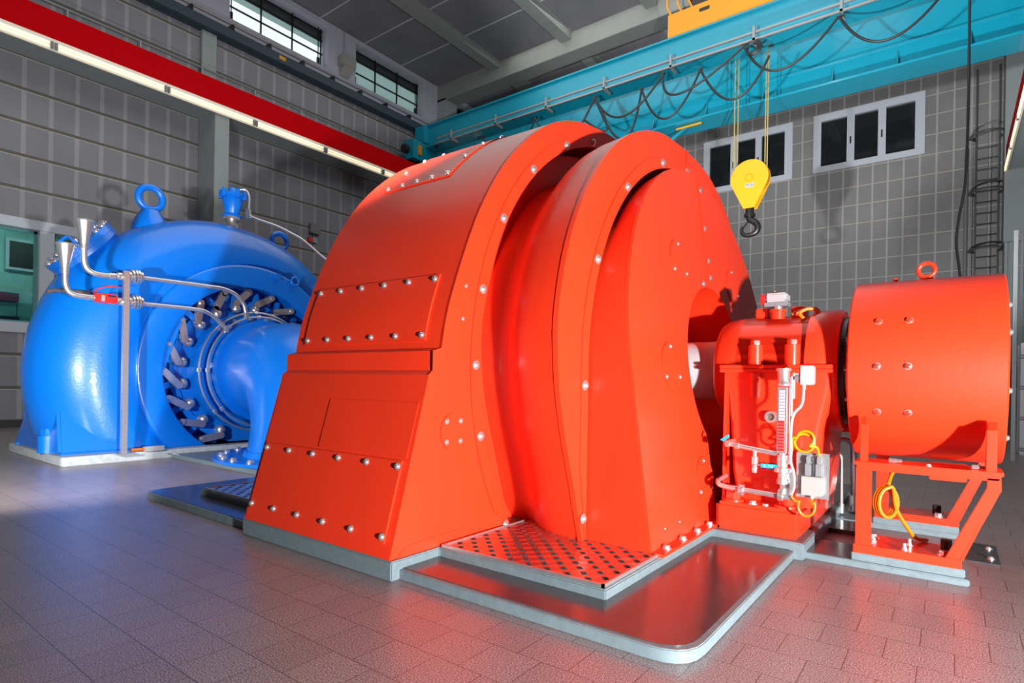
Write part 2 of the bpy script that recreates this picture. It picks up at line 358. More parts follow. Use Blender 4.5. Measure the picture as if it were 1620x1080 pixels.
# back wall with two window openings
wins=[(-7.70,-4.62,8.42,10.32),(-3.88,-.80,8.46,10.34)]
bw=MB(); XL=XW-.3
bw.box((XL,YB,0),(XR+.3,YB+.3,8.42)); bw.box((XL,YB,10.34),(XR+.3,YB+.3,ZC)); px=XL
for a,b_,c,d in wins: bw.box((px,YB,8.42),(a,YB+.3,10.34)); px=b_
bw.box((px,YB,8.42),(XR+.3,YB+.3,10.34))
struct('wall_back',bw,WB,'grey cassette back wall with pale grid joints')
IR=mat('dim_room',(.035,.045,.04),.8)
for i,(a,b_,c,d) in enumerate(wins):
    w=bpy.data.objects.new('window_%d'%(8+i),None); COL.objects.link(w); w.location=((a+b_)/2,YB,c); w['kind']='structure'
    w['label']=['white framed three pane window behind the yellow hook block','white framed three pane window right of the hook, with handles'][i]
    f=MB(); e=.05
    f.box((a-.04,YB-.06,c-.06),(b_+.04,YB+.1,c+.14)); f.box((a-.04,YB-.06,d-.20),(b_+.04,YB+.1,d+.05)); f.box((a-.04,YB-.059,c+.1),(a+.20,YB+.1,d-.1)); f.box((b_-.22,YB-.059,c+.1),(b_+.04,YB+.1,d-.1))
    W3=(b_-a-.42)/3
    for k in (1,2): f.box((a+.20+W3*k-.11,YB-.058,c+.1),(a+.20+W3*k+.11,YB+.1,d-.1))
    f.build('window_frame',FRAMEG,w,bevel=.01)
    for k in range(3): MB().box((a+.2+W3*k,YB+.04,c+.1),(a+.2+W3*(k+1),YB+.05,d-.12)).build('pane',GLASSD,w)
    for k in (1,2):
        x=a+.20+W3*k; MB().box((x-.02,YB-.10,c+.72),(x+.02,YB-.06,c+.95)).build('window_handle',DARKM,w)
    MB().box((a-.02,YB+.29,c-.1),(b_+.02,YB+.3,d+.1)).build('dark_room_sheet',IR,w)  # flat dark sheet, painted as the unlit room beyond the panes
# right wall (near step added to fit the flash), front wall (behind the camera)
struct('wall_right',MB().box((XR,7.0,0),(XR+.3,YB+.3,ZC)).box((XR,7.0,0),(5.8,7.3,ZC)).box((5.5,YF,0),(5.8,7.0,ZC)),WP,'plain grey right wall with an unseen added step beside the camera')
struct('wall_front',MB().box((XL,YF-.3,0),(5.8,YF,ZC)),WP,'plain wall behind the camera')
# ceiling beams (portal across, purlins along y)
for k,(y,l) in enumerate([(14.2,'deep grey portal beam across the ceiling'),(-1.7,'deep grey portal beam above the camera')]):
    struct('trim_%d'%(2+k),MB().box((XW,y,10.52),(XR,y+.55,ZC)),BEAMC,l,bevel=.01)
for k,x in enumerate([-11.60,-8.98,-6.36,-3.74,-1.12]):
    struct('trim_%d'%(4+k),MB().box((x-.17,YF,10.86),(x+.17,YB,ZC)).box((x-.20,YF,11.055),(x+.20,YB,ZC-.001)),BEAMC,'grey ceiling purlin running towards the back wall')
jm=MB()
for y in [9.58,11.1,12.57,8.05,6.5,5.0,15.6,17.1,18.6,20.1]: jm.box((XW,y-.018,ZC-.012),(XR,y+.018,ZC))
struct('trim_9',jm,JOINT,'thin pale joints between the ceiling panels')
# columns
cl=MB()
for y in (6.36,14.2,-1.7):
    cl=MB(); 
    if y==14.2: cl.box((XW,14.2,0),(XW+.42,14.75,10.6))
    else: cl.box((XW,y,0),(XW+.80,y+.33,7.09)); cl.box((XW,y,7.09),(XW+.12,y+.34,9.42))
    struct('trim_%d'%(10 if y==6.36 else 11 if y==14.2 else 12),cl,CONC,'pale grey square column against the left wall',bevel=.01)
cr_=MB(); cr_.box((1.12,YB-.9,5.2),(XR,YB,ZC)); struct('trim_13',cr_,CONC,'plain pale grey corner column at the far right')
corr=MB()
for k in range(7): corr.box((1.15+k*.115,YB-.82,0),(1.15+k*.115+.07,YB-.72,5.2))
corr.box((1.15,YB-.74,0),(XR,YB-.01,5.2)); struct('trim_14',corr,CONC,'ribbed grey metal sheeting below the corner column')
# runway beams: red fascia + grey underside, and their strip lights
def runway(side):
    if side<0: xi,xo,y1,lab=XW+.85,XW,YB,'long red runway beam with grey underside on the left wall'
    else: xi,xo,y1,lab=1.12,XR,20.9,'red runway beam with grey underside on the right wall'
    t=thing('runway_beam',((xi+xo)/2,8,7.1),lab,'beam')
    s=-side
    MB().box((xo,YF+.01,7.07),(xi,y1-.01,7.11)).box((xo,YF+.01,7.11),(xi+side*.06,y1-.01,7.60)).build('underside',CONC,t)
    MB().box((xi,YF+.01,7.17),(xi+side*.05,y1,7.72)).build('fascia',REDF,t)
    MB().box((xi+side*.05,YF+.01,7.60),(xo,y1-.01,7.64)).build('walkway_deck',DARKM,t)
    if side>0: MB().box((xi,y1,7.12),(xo,y1+.03,7.72)).build('end_plate',REDF,t)
    MB().box((xi+side*.25,YF+.01,7.64),(xi+side*.31,y1-.01,7.80)).build('rail',DARKM,t)
    n=0
    ys_=[-.5+1.9425*k for k in range(-1,12)]
    for y in ys_:
        if y+1.9>y1+.2: continue
        g='fluorescent strip lights under the left runway beam' if side<0 else 'fluorescent strip lights under the right runway beam'
        l=thing('strip_light',(xi,y,7.08),('cream twin tube strip light in the row under the left red beam') if side<0 else 'cream twin tube strip light along the lower edge of the right red beam','lamp',g)
        MB().box((xi-side*.005,y+.002,6.98),(xi+side*.03,y+1.94,7.20)).build('housing',LAMPB,l)
        for z in (7.035,7.105): 
            MB().cyl((xi-side*.022,y+.07,z),(xi-side*.022,y+1.87,z),.020,n=8).build('tube',LAMP,l)
        for q in (.01,1.89): MB().box((xi-side*.045,y+q,7.01),(xi+side*.03,y+q+.04,7.13)).build('end_cap',GREYM,l)
runway(-1); runway(1)
# handrail / pipe on the ledge above the left beam
t=thing('handrail',(XW+.7,8,7.66),'thin grey handrail on top of the left red beam','railing')
m_=MB()
MB().tube([(XW+.6,YF+.05,7.98),(XW+.6,YB-.1,7.98)],.018,6).build('rail',RAILG,t)
for y in [4.9+1.25*k for k in range(-4,14)]: MB().bar((XW+.6,y,7.64),(XW+.6,y,7.98),.03).build('post',RAILG,t)
for k,(a,b_) in enumerate([(3.55,4.8),(7.6,8.9)]):
    o=MB().box((XW+.45,a,7.65),(XW+.6,b_,7.80)).build('cable_duct',FRAMEG); tag(o,['bluish grey duct on the left beam, nearer piece','bluish grey duct on the left beam, farther piece'][k],'duct')
# dark blue conductor beam high on the left wall
t=thing('conductor_beam',(XW+.3,8,9.1),'dark blue steel beam high on the left wall under the windows','beam')
MB().box((XW+.15,YF+.05,9.12),(XW+.32,13.3,9.34)).box((XW,YF+.05,9.12),(XW+.16,13.3,9.16)).build('girder',DBLUE,t)
MB().tube([(XW+.30,YF+.05,9.47),(XW+.30,13.5,9.47)],.03,8).build('rail_pipe',STEEL,t)
for k in range(14): MB().box((XW+.1,.3+k*.95,9.34),(XW+.33,.36+k*.95,9.46)).build('clip',DARKM,t)
MB().box((XW+.32,8.18,9.20),(XW+.325,8.36,9.29)).build('warning_plate',YEL,t)
# loudspeaker and wall boxes
t=thing('loudspeaker',(XW+.15,10.35,10.0),'pale grey loudspeaker box between the two high windows','speaker')
MB().box((XW+.02,10.15,9.98),(XW+.28,10.62,10.28)).build('housing',CREAM,t,bevel=.02); MB().prism([(XW+.02,10.22,9.98),(XW+.26,10.22,9.98),(XW+.05,10.22,9.76)],(0,.32,0)).build('bracket',CREAM,t); MB().cyl((XW+.05,10.34,10.28),(XW+.05,10.34,11.07),.014,n=6).build('conduit',CREAM,t)
o=MB().box((XW,9.32,5.02),(XW+.1,9.62,5.30)).build('junction_box',GREYM,bevel=.01); tag(o,'square grey box on the dark left wall, the upper one','box')
t=thing('wall_socket',(XW,9.45,4.8),'small white socket on the dark left wall below the grey box','socket'); MB().box((XW,9.42,4.78),(XW+.06,9.55,4.92)).build('cover',WHITE,t); MB().box((XW,9.28,4.78),(XW+.08,9.38,4.90)).build('plug',REDP,t)

# ================================================================== PLINTHS
def rounded(poly,r,seg=5):
    out=[];n=len(poly)
    for i,(x,y,k) in enumerate(poly):
        if not k: out.append((x,y)); continue
        P=Vector((x,y)); A=Vector(poly[i-1][:2]); B=Vector(poly[(i+1)%n][:2])
        a=P+(A-P).normalized()*r; b_=P+(B-P).normalized()*r
        for j in range(seg+1):
            t=j/seg; q=(1-t)**2*a+2*t*(1-t)*P+t*t*b_; out.append((q.x,q.y))
    return out
t=thing('base_plate',(-2.8,4.3,0),'low grey plinth under the orange generator with dark glossy top','plinth')
pl=rounded([(-5.35,2.0,1),(-.715,2.0,1),(-.715,3.765,0),(-.715,6.6,0),(-5.35,6.6,1)],.16)
MB().prism([(x,y,0) for x,y in pl],(0,0,.05)).build('edge',GREYP,t,bevel=.004)
pi=rounded([(-5.33,2.025,1),(-.74,2.025,1),(-.74,6.58,0),(-5.33,6.58,1)],.15)
MB().prism([(x,y,.045) for x,y in pi],(0,0,.0085)).build('top_surface',DGREY,t)
c=MB()
cp=[(-4.10,6.8),(-4.10,2.99),(-3.62,2.99),(-3.62,1.925),(-2.205,1.925),(-2.205,2.285),(-1.205,2.285),(-1.205,3.69),(-.665,3.69),(-.665,5.05),(-1.205,5.05),(-1.205,6.5),(-2.2,6.5),(-2.2,6.8)]
cp=[(-3.63,6.83),(-3.63,1.945),(-2.205,1.945),(-2.205,2.285),(-1.195,2.285),(-1.195,3.69),(-.665,3.69),(-.665,5.06),(-1.195,5.06),(-1.195,6.5),(-2.2,6.5),(-2.2,6.83)]
MB().prism([(x,y,.0) for x,y in cp],(0,0,.098)).build('curb',GREYP,t,bevel=.006)
# left curb around the small tread plate
MB().prism([(-4.83,2.23,0),(-3.6,2.23,0),(-3.6,2.9,0),(-4.83,2.9,0)],(0,0,.098)).build('curb',GREYP,t,bevel=.006)
def tread(name,x0,y0,x1,y1,label):
    t=thing(name,((x0+x1)/2,(y0+y1)/2,.1),label,'tread plate')
    MB().box((x0,y0,.098),(x1,y1,.108)).build('sheet',TREAD,t)
    a=.012
    MB().box((x0-.012,y0-.012,.09),(x1+.012,y0,.114)).box((x1,y0-.012,.09),(x1+.012,y1,.114)).box((x0-.012,y0,.09),(x0,y1,.114)).build('border',STEEL,t)
    s=MB(); p=.056; nx=int((x1-x0)/p); ny=int((y1-y0)/p)
    for i in range(nx):
        for j in range(ny):
            cx=x0+p*(i+.5)+.01; cy=y0+p*(j+.5); d=1 if (i+j)%2 else -1
            for q in range(-2,3):
                ox=q*.0088; 
                ax,ay=(ox*.707,-ox*d*.707); lx,ly=(.0165*.707,.0165*d*.707)
                px_,py_=-ly*.13,lx*.13
                L0=Vector((cx+ax-lx,cy+ay-ly)); L1=Vector((cx+ax+lx,cy+ay+ly)); P_=Vector((px_,py_))
                vs=[(*(L0-P_),.108),(*(L0+P_),.108),(*(L1+P_),.108),(*(L1-P_),.108),(*(L0*.8+L1*.2),.1105),(*(L0*.2+L1*.8),.1105)]
                s.add(vs,[(0,1,4),(1,2,5,4),(2,3,5),(3,0,4,5)])
    s.build('tread_pattern',TREAD,t,ang=20)
tread('tread_plate',-2.19,2.31,-1.225,3.1,'silver diamond tread plate in front of the orange generator rings, reflecting red')
tread('tread_plate',-4.78,2.26,-3.66,2.86,'small silver diamond tread plate behind the sloping generator housing')

# ================================================================== GENERATOR
YC=4.38; ZS=1.115
G=thing('generator',(-2.6,YC,.1),'huge orange red generator housing with round ribbed front rings','generator')
def screw_mesh(name,r=.014,h=.012,mt=CHROME,washer=True):
    m=MB()
    if washer: m.lathe((0,0,0),(0,0,1),[(0,r*1.45),(.003,r*1.45)],14)
    m.lathe((0,0,.003),(0,0,1),[(0,r),(h*.55,r),(h*.9,r*.75),(h,r*.35)],12)
    me=m.mesh(name); me.materials.append(mt); return me
SCREW=screw_mesh('screw'); SCREWR=screw_mesh('ring_screw',.020,.016)
def put(me,name,p,n,parent,roll=0,scale=1,ml=None):
    o=bpy.data.objects.new(name,me); COL.objects.link(o); n=Vector(n).normalized()
    q=Vector((0,0,1)).rotation_difference(n).to_matrix().to_4x4()
    M_=Matrix.Translation(Vector(p))@q@Matrix.Rotation(roll,4,'Z')@Matrix.Scale(scale,4)
    o.parent=parent; o.matrix_basis=parent_world(parent).inverted()@M_
    return o
# cross-section outlines (y,z) near half, mirrored about YC
upper=[(2.235,1.165),(2.30,1.185),(2.335,1.36),(2.39,1.53),(2.49,1.78),(2.62,2.05),(2.82,2.345),(3.05,2.58),(3.28,2.755),(3.5,2.87),(3.75,2.95),(4.0,2.99),(4.2,3.01),(4.38,3.015)]
def refine(o_,k=3):
    pts=smooth_path([(0,a,b) for a,b in o_],k); return [(p.y,p.z) for p in pts]
up_=[(2.235,1.165)]+refine(upper[1:],3)
lower=[(1.95,.10),(1.955,.155),(2.205,1.035),(2.235,1.06),(2.235,1.165)]
XA=-2.23; XBK=-3.60
def mir(l): return [(2*YC-y,z) for y,z in reversed(l)]
full_up=up_+mir(up_)[1:]; full_lo_l=lower; 
# upper housing skin (closed)
def skin(out,x0,x1):
    m=MB(); n=len(out); vs=[(x0,y,z) for y,z in out]+[(x1,y,z) for y,z in out]
    m.add(vs,[(i,i+1,n+i+1,n+i) for i in range(n-1)]); return m
m=skin(full_up,XBK,XA); n=len(full_up)
hb=m.build('upper_housing',RED,G,ang=25)
for s_ in (0,1):
    lo=MB(); L_=lower if s_==0 else mir(lower)
    vs=[(XBK-.0,y,z) for y,z in L_]+[(XA,y,z) for y,z in L_]; k=len(L_); lo.add(vs,[(i,i+1,k+i+1,k+i) for i in range(k-1)])
    o=lo.build('lower_housing',RED,G,ang=25)
# raised welded plates on the sloping side
def slope_pt(x,t,off=0):
    """point on the lower sloping face: t 0 bottom - 1 ledge"""
    y=1.955+(2.205-1.955)*t; z=.155+(1.035-.155)*t; n=Vector((0,-.962,.273)); return Vector((x,y,z))+n*off
def quad_plate(pts,n,th):
    m=MB(); m.prism([Vector(p) for p in pts],Vector(n).normalized()*th); return m
nl=Vector((0,-.962,.273))
bp_=quad_plate([slope_pt(-3.60,-.03),slope_pt(-2.235,-.03),slope_pt(-2.235,-.062),slope_pt(-3.6,-.062)],nl,.001)
cover=quad_plate([slope_pt(-3.57,.02),slope_pt(-2.27,.02),slope_pt(-2.27,.485),slope_pt(-3.57,.485)],nl,.012).build('access_cover',RED,G,bevel=.003)
for i in range(6):
    x=-3.545+(-2.295+3.545)*i/5
    put(SCREW,'screw',slope_pt(x,.45,.012),nl,cover); put(SCREW,'screw',slope_pt(x,.055,.012),nl,cover)
seam=quad_plate([slope_pt(-3.02,.5),slope_pt(-2.25,.5),slope_pt(-2.25,.83),slope_pt(-3.02,.83)],nl,.004).build('welded_plate',RED,G,bevel=.0015)
# mid cover on the upper housing side
def on_up(x,s,off=0):
    """s: 0..1 along near half of the upper skin"""
    P=up_[1:]; L=[0]
    for a,b_ in zip(P,P[1:]): L.append(L[-1]+math.hypot(b_[0]-a[0],b_[1]-a[1]))
    d=s*L[-1]; i=0
    while i<len(L)-2 and L[i+1]<d: i+=1
    f_=(d-L[i])/(L[i+1]-L[i]); y=P[i][0]+(P[i+1][0]-P[i][0])*f_; z=P[i][1]+(P[i+1][1]-P[i][1])*f_
    t_=Vector((0,P[i+1][0]-P[i][0],P[i+1][1]-P[i][1])).normalized(); n_=Vector((0,-t_.z,t_.y))
    return Vector((x,y,z))+n_*off, n_
def sheet(x0,x1,s0,s1,th,name,parent,k=14,lab=None,x0b=None,x1b=None):
    m=MB(); vs=[];
    for j in range(k+1):
        s=s0+(s1-s0)*j/k; f=j/k
        xa=x0+((x0b if x0b is not None else x0)-x0)*f; xb=x1+((x1b if x1b is not None else x1)-x1)*f
        for x in (xa,xb):
            for o_ in (-.004,th): vs.append(on_up(x,s,o_)[0])
    fs=[]
    for j in range(k):
        a=j*4; b_=a+4
        fs+=[(a+1,a+3,b_+3,b_+1),(a,b_,b_+2,a+2),(a,a+1,b_+1,b_),(a+2,b_+2,b_+3,a+3)]
    fs+=[(0,2,3,1),(k*4,k*4+1,k*4+3,k*4+2)]
    m.add(vs,fs); return m.build(name,RED,parent,ang=30)
cv=sheet(-3.52,-2.36,.015,.148,.010,'access_cover',G)
for i in range(6):
    x=-3.49+(1.10)*i/5
    for s in (.025,.138):
        if s<.1 or True:
            p,n_=on_up(x,s,.010); put(SCREW,'screw',p,n_,cv)
p,n_=on_up(-2.39,.08,.01)
# roof cover
rv=sheet(-3.38,-2.72,.44,.985,.010,'roof_cover',G,k=24)
for x in (-3.35,-2.75):
    for s in ([.45,.53,.61,.69,.77,.85,.93]): 
        p,n_=on_up(x,s,.010); put(SCREW,'screw',p,n_,rv)
for x in (-3.20,-3.05,-2.90):
    for s in (.45,): p,n_=on_up(x,s,.010); put(SCREW,'screw',p,n_,rv)
# face A: from circle Ri to outline
def face_ring(X,outl,yc,zc,Ri,zb,th,name,tilt=0,innerpts=None):
    """outl: near-half outline bottom->top ; makes plate with a circular hole cut at zb"""
    full=outl+mir(outl)[1:]; n=len(full)
    a0=math.asin(max(-1,min(1,(zb-zc)/Ri)))
    L=[0]
    for a,b_ in zip(full,full[1:]): L.append(L[-1]+math.hypot(b_[0]-a[0],b_[1]-a[1]))
    inner=[]
    for i in range(n):
        f=L[i]/L[-1]; th_=(PI-a0)-(PI-2*a0)*f
        if innerpts: inner.append(innerpts(f))
        else: inner.append((yc+Ri*math.cos(th_),zc+Ri*math.sin(th_)))
    m=MB(); xo=lambda z:X+tilt*(z)
    vs=[(xo(z),y,z) for y,z in full]+[(xo(z),y,z) for y,z in inner]+[(xo(z)-th,y,z) for y,z in full]+[(xo(z)-th,y,z) for y,z in inner]
    fs=[]
    for i in range(n-1):
        fs.append((i,n+i,n+i+1,i+1)); fs.append((2*n+i,2*n+i+1,3*n+i+1,3*n+i)); fs.append((i,i+1,2*n+i+1,2*n+i)); fs.append((n+i,3*n+i,3*n+i+1,n+i+1))
    fs.append((0,2*n,3*n,n)); fs.append((n-1,2*n-1,4*n-1,3*n-1))
    m.add(vs,fs); return m
outA=[(1.95,.10)]+[(1.95+(2.205-1.95)*t,.10+(1.035-.10)*t) for t in (.15,.35,.55,.75,.92,1)]+[(2.235,1.06),(2.235,1.165)]+up_[1:]
face_ring(XA+.004,outA,YC,ZS,1.765,.10,.022,'face').build('end_plate',RED,G,ang=30)
# thin raised rim around the opening with a shadow groove
rimo=[(YC-1.845*math.cos(t),ZS+1.845*math.sin(t)) for t in [(-.585)+(PI/2+.585)*k/30 for k in range(31)]]
rimo=[(y,z) for y,z in rimo if z>=.10]
face_ring(XA+.012,rimo,YC,ZS,1.765,.10,.010,'rim').build('inner_rim',RED,G,ang=30)
for a in (-34,-14,-.5,14,30,46,62,75,90,105,120,135,150,180):
    t=R(a); put(SCREWR,'screw',(XA+.012,YC-1.80*math.cos(t),ZS+1.80*math.sin(t)),(1,0,0),G)
for z in (1.36,1.55): put(SCREW,'screw',(XA+.004,2.47+ (z-1.36)*.12,z),(1,0,0),G,scale=.6)
# round inspection disc on face A
d=MB().lathe((XA+.004,2.40,.722),(XA+.012,2.40,.722),[(0,.105),(.008,.105)],32).build('round_cover',RED,G)
for a in (45,135,225,315): put(SCREW,'screw',(XA+.012,2.40+.08*math.cos(R(a)),.722+.08*math.sin(R(a))),(1,0,0),d,scale=.75)
# welded foot strip
MB().prism([(XA+.004,1.99,.10),(XA+.004,2.52,.10),(XA+.004,2.50,.165),(XA+.004,2.45,.165),(XA+.004,2.06,.15)],(.004,0,0)).build('welded_plate',RED,G)
# back plate
full=outA+mir(outA)[1:]
MB().prism([(XBK,y,z) for y,z in full],(-.02,0,0)).build('rear_plate',RED,G)
# barrels : revolve about the shaft axis, open at z<.1
def barrel(prof,name,rside=None,n=72,zb=.10,mt=RED):
    m=MB(); vs=[];fs=[]
    for x,r in prof:
        a0=math.asin((zb-ZS)/r) if r>1.02 else -PI/2+.01
        for k in range(n+1):
            t=(PI-a0)-(PI-2*a0)*k/n
            y=YC+r*math.cos(t); z=ZS+r*math.sin(t)
            vs.append((x,y,z))
    for i in range(len(prof)-1):
        for k in range(n): fs.append((i*(n+1)+k,i*(n+1)+k+1,(i+1)*(n+1)+k+1,(i+1)*(n+1)+k))
    return m.add(vs,fs)
XB=-1.66
outB=[(2.88,.10),(2.83,.25),(2.76,.47),(2.68,.70),(2.615,.95),(2.59,1.15),(2.585,1.33),(2.62,1.54),(2.69,1.77),(2.82,2.03),(3.0,2.27),(3.19,2.46),(3.4,2.60),(3.64,2.71),(3.91,2.785),(4.19,2.81),(4.38,2.815)]
outB=refine(outB,3)
_ra=sorted([(math.atan2(z-ZS,YC-y),math.hypot(z-ZS,YC-y)) for y,z in outB])
def radB(t):
    """outline radius of the front ring, t measured from the near side upward"""
    if t>PI/2: t=PI-t
    if t<=_ra[0][0]: return _ra[0][1]
    for (a,r),(b_,q) in zip(_ra,_ra[1:]):
        if a<=t<=b_: return r+(q-r)*(t-a)/(b_-a)
    return _ra[-1][1]
m=MB(); n=96; prof=[(-2.36,.99),(-2.36,.885),(-2.22,.888),(-2.14,.902),(-2.07,.93),(-2.0,.958),(-1.93,.977),(-1.85,.988),(-1.76,.994),(XB-.028,.998)]
for x,fr_ in prof:
    a0=math.asin((.10-ZS)/(1.75*fr_))
    for k in range(n+1):
        t=a0+(PI-2*a0)*k/n; r_=radB(t)*fr_; m.v.append((x,YC-r_*math.cos(t),ZS+r_*math.sin(t)))
for i in range(len(prof)-1):
    for k in range(n): m.f.append((i*(n+1)+k,i*(n+1)+k+1,(i+1)*(n+1)+k+1,(i+1)*(n+1)+k))
m.build('outer_barrel',RED,G,ang=50)
def inB(half,Rr,yb):
    """closed path: straight sides y=yb below the axis, arc above. f 0..1 over full"""
    L1=ZS-.10; L2=PI*Rr; T=2*L1+L2
    def g(f):
        d=f*T
        if d<L1: return (yb,.10+d)
        if d<L1+L2:
            t=PI-(d-L1)/Rr; return (YC+(YC-yb)*math.cos(t),ZS+Rr*math.sin(t))
        return (2*YC-yb,ZS-(d-L1-L2))
    return g
face_ring(XB,outB,YC,ZS,1.48,.10,.03,'ringB',innerpts=inB(0,1.50,2.905)).build('front_ring',RED,G,ang=30)
g1=inB(0,1.585,2.83); o1=[g1(k/120) for k in range(61)]
# match lower flare of groove to B outline
o1=[(max(y,2.90-(z-.10)*.16) if z<.5 else y,z) for y,z in o1]
face_ring(XB+.008,o1,YC,ZS,1.48,.10,.008,'rimB',innerpts=inB(0,1.50,2.905)).build('inner_rim',RED,G,ang=30)
for f in (.02,.13,.24,.335,.43,.5,.57,.665,.76,.87,.98):
    y,z=inB(0,1.535,2.868)(f); put(SCREWR,'screw',(XB+.008,y,z),(1,0,0),G)
MB().box((XB+.006,YC-.006,2.615),(XB+.014,YC+.006,2.815)).build('seam_weld',RED,G)
# end shield C barrel (from ring B to tilted plane) and the tilted plate
TX=lambda z: -1.235-.13*z
def tunnel(xf,xb,g,n=120,ins=0):
    m=MB(); vs=[];fs=[]
    P=[g(k/n) for k in range(n+1)]
    vs=[(xb,y,z) for y,z in P]+[(xf(z),y,z) for y,z in P]
    k=n+1; m.add(vs,[(i,i+1,k+i+1,k+i) for i in range(n)]); return m
gC0=inB(0,1.40,2.93); gC=inB(0,1.475,2.895)
m=MB(); n=120; P0=[gC0(k/n) for k in range(n+1)]; P1=[gC(k/n) for k in range(n+1)]
vs=[(-1.78,)+gC0(k/n) for k in range(n+1)]+[(XB-.03,)+gC0(k/n) for k in range(n+1)]
mid=[((TX(z)+XB)/2-.06,y,z) for y,z in [inB(0,1.44,2.912)(k/n) for k in range(n+1)]]
fr=[(TX(z)-.012,y,z) for y,z in P1]
allr=[vs[:n+1],vs[n+1:],mid,fr]
m=MB(); 
for rr in allr: m.v+=[tuple(p) for p in rr]
for a in range(3):
    for i in range(n): m.f.append((a*(n+1)+i,a*(n+1)+i+1,(a+1)*(n+1)+i+1,(a+1)*(n+1)+i))
m.build('inner_barrel',RED,G,ang=40)
# tilted end plate with hub hole and a slot below it
RH=.62
def hubpath(f):
    """open path from the slot's near foot up round the hole to the far foot"""
    ys=YC-.42; hz=ZS-math.sqrt(RH*RH-.42*.42); a0=math.asin((hz-ZS)/RH)
    L1=hz-.10; L2=(PI-2*a0)*RH; T=2*L1+L2; d=f*T
    if d<L1: return (ys,.10+d)
    if d<L1+L2:
        t=(PI-a0)-(d-L1)/RH; return (YC+RH*math.cos(t),ZS+RH*math.sin(t))
    return (2*YC-ys,hz-(d-L1-L2))
n=120; m=MB(); th=.02
O=[gC(k/n) for k in range(n+1)]; I_=[hubpath(k/n) for k in range(n+1)]
vs=[(TX(z),y,z) for y,z in O]+[(TX(z),y,z) for y,z in I_]+[(TX(z)-th,y,z) for y,z in O]+[(TX(z)-th,y,z) for y,z in I_]; k=n+1
fs=[]
for i in range(n): fs+=[(i,k+i,k+i+1,i+1),(2*k+i,2*k+i+1,3*k+i+1,3*k+i),(i,i+1,2*k+i+1,2*k+i),(k+i,3*k+i,3*k+i+1,k+i+1)]
m.add(vs,fs).build('end_shield',RED,G,ang=30)
# hub recess
m=MB(); vs=[(TX(z)-.01,y,z) for y,z in I_]+[(-1.80,YC+(y-YC)*.93,ZS+(z-ZS)*.93 if z>.3 else z) for y,z in I_]
m.add(vs,[(i,i+1,k+i+1,k+i) for i in range(n)])
m.add([(-1.80,YC+(y-YC)*.93,ZS+(z-ZS)*.93 if z>.3 else z) for y,z in I_],[tuple(range(k))])
m.build('hub_recess',RED,G,ang=40)
# seam on the centre line above the hub + its screws
MB().prism([(TX(2.585)+.0,YC-.006,2.585),(TX(1.735),YC-.006,1.735),(TX(1.735)+.008,YC-.006,1.735),(TX(2.585)+.008,YC-.006,2.585)],(0,.012,0)).build('seam_weld',RED,G)
for z in (2.50,2.2,1.95,1.82): put(SCREWR,'screw',(TX(z),YC+.035,z),(1,0,.13),G,scale=.8)
put(SCREWR,'screw',(TX(1.70),YC-.16,1.745),(1,0,.13),G,scale=.8)
for a in (180,130,232,50,-52,0):
    cy=YC+.93*math.cos(R(a)); cz=ZS+.93*math.sin(R(a))
    if a==180: cz+=.0
    d=MB().lathe((TX(cz)-.002,cy,cz),(TX(cz)+.02,cy,cz+.0026),[(0,.155),(.010,.155)],36).build('round_cover',RED,G)
    for b_ in (90,210,330): put(SCREW,'screw',(TX(cz+.125*math.sin(R(b_)))+.008,cy+.125*math.cos(R(b_)),cz+.125*math.sin(R(b_))),(1,0,.13),d,scale=.7)
# foot flange with bolts
MB().box((-1.25,2.895,.098),(-1.185,3.96,.116)).build('foot_flange',RED,G)
HEX=MB().lathe((0,0,0),(0,0,1),[(0,.026),(.005,.026)],16).lathe((0,0,.005),(0,0,1),[(0,.018),(.014,.018)],6).mesh('hex_bolt'); HEX.materials.append(CHROME)
for y in (3.02,3.26,3.50,3.72): put(HEX,'bolt',(-1.217,y,.116),(0,0,1),G)
for y in (3.1,3.32): put(SCREW,'screw',(TX(.22),y,.20),(1,0,.13),G,scale=.5)
# shaft
S=thing('generator_shaft',(-1.5,YC,ZS),'bright white steel shaft between the generator and the bearing','shaft')
MB().lathe((-1.79,YC,ZS),(0,YC,ZS),[(0,.215),(.385,.215),(.41,.222),(.43,.222)],48).build('journal',SHAFT,S)
MB().lathe((-1.36,YC,ZS),(0,YC,ZS),[(0,.20),(.07,.20)],48).build('seal_ring',BRONZE,S)
# ================================================================== BEARING PEDESTAL
B=thing('bearing_pedestal',(-.95,YC,.1),'orange red bearing pedestal with level gauge and yellow cables','bearing')
m=MB(); m.box((-1.19,3.74,.098),(-.70,5.02,.27)); m.build('foot',RED2,B,bevel=.022)
def loft(secs):
    m=MB(); n=len(secs[0])
    for s_ in secs: m.v+=[tuple(p) for p in s_]
    for i in range(len(secs)-1):
        for k in range(n): m.f.append((i*n+k,i*n+(k+1)%n,(i+1)*n+(k+1)%n,(i+1)*n+k))
    m.f.append(tuple(range(n-1,-1,-1))); m.f.append(tuple((len(secs)-1)*n+k for k in range(n))); return m
def rr(x0,x1,y0,y1,z,r=.05,k=3):
    pts=[]
    for cx,cy,a in ((x1-r,y1-r,0),(x0+r,y1-r,90),(x0+r,y0+r,180),(x1-r,y0+r,270)):
        for i in range(k+1):
            t=R(a+90*i/k); pts.append((cx+r*math.cos(t),cy+r*math.sin(t),z))
    return pts
loft([rr(-1.12,-.66,3.93,4.83,.26),rr(-1.15,-.64,3.93,4.83,.45),rr(-1.17,-.62,3.94,4.82,.75),rr(-1.20,-.58,3.95,4.81,.95),rr(-1.22,-.56,3.97,4.79,1.10)]).build('body',RED2,B,ang=30)
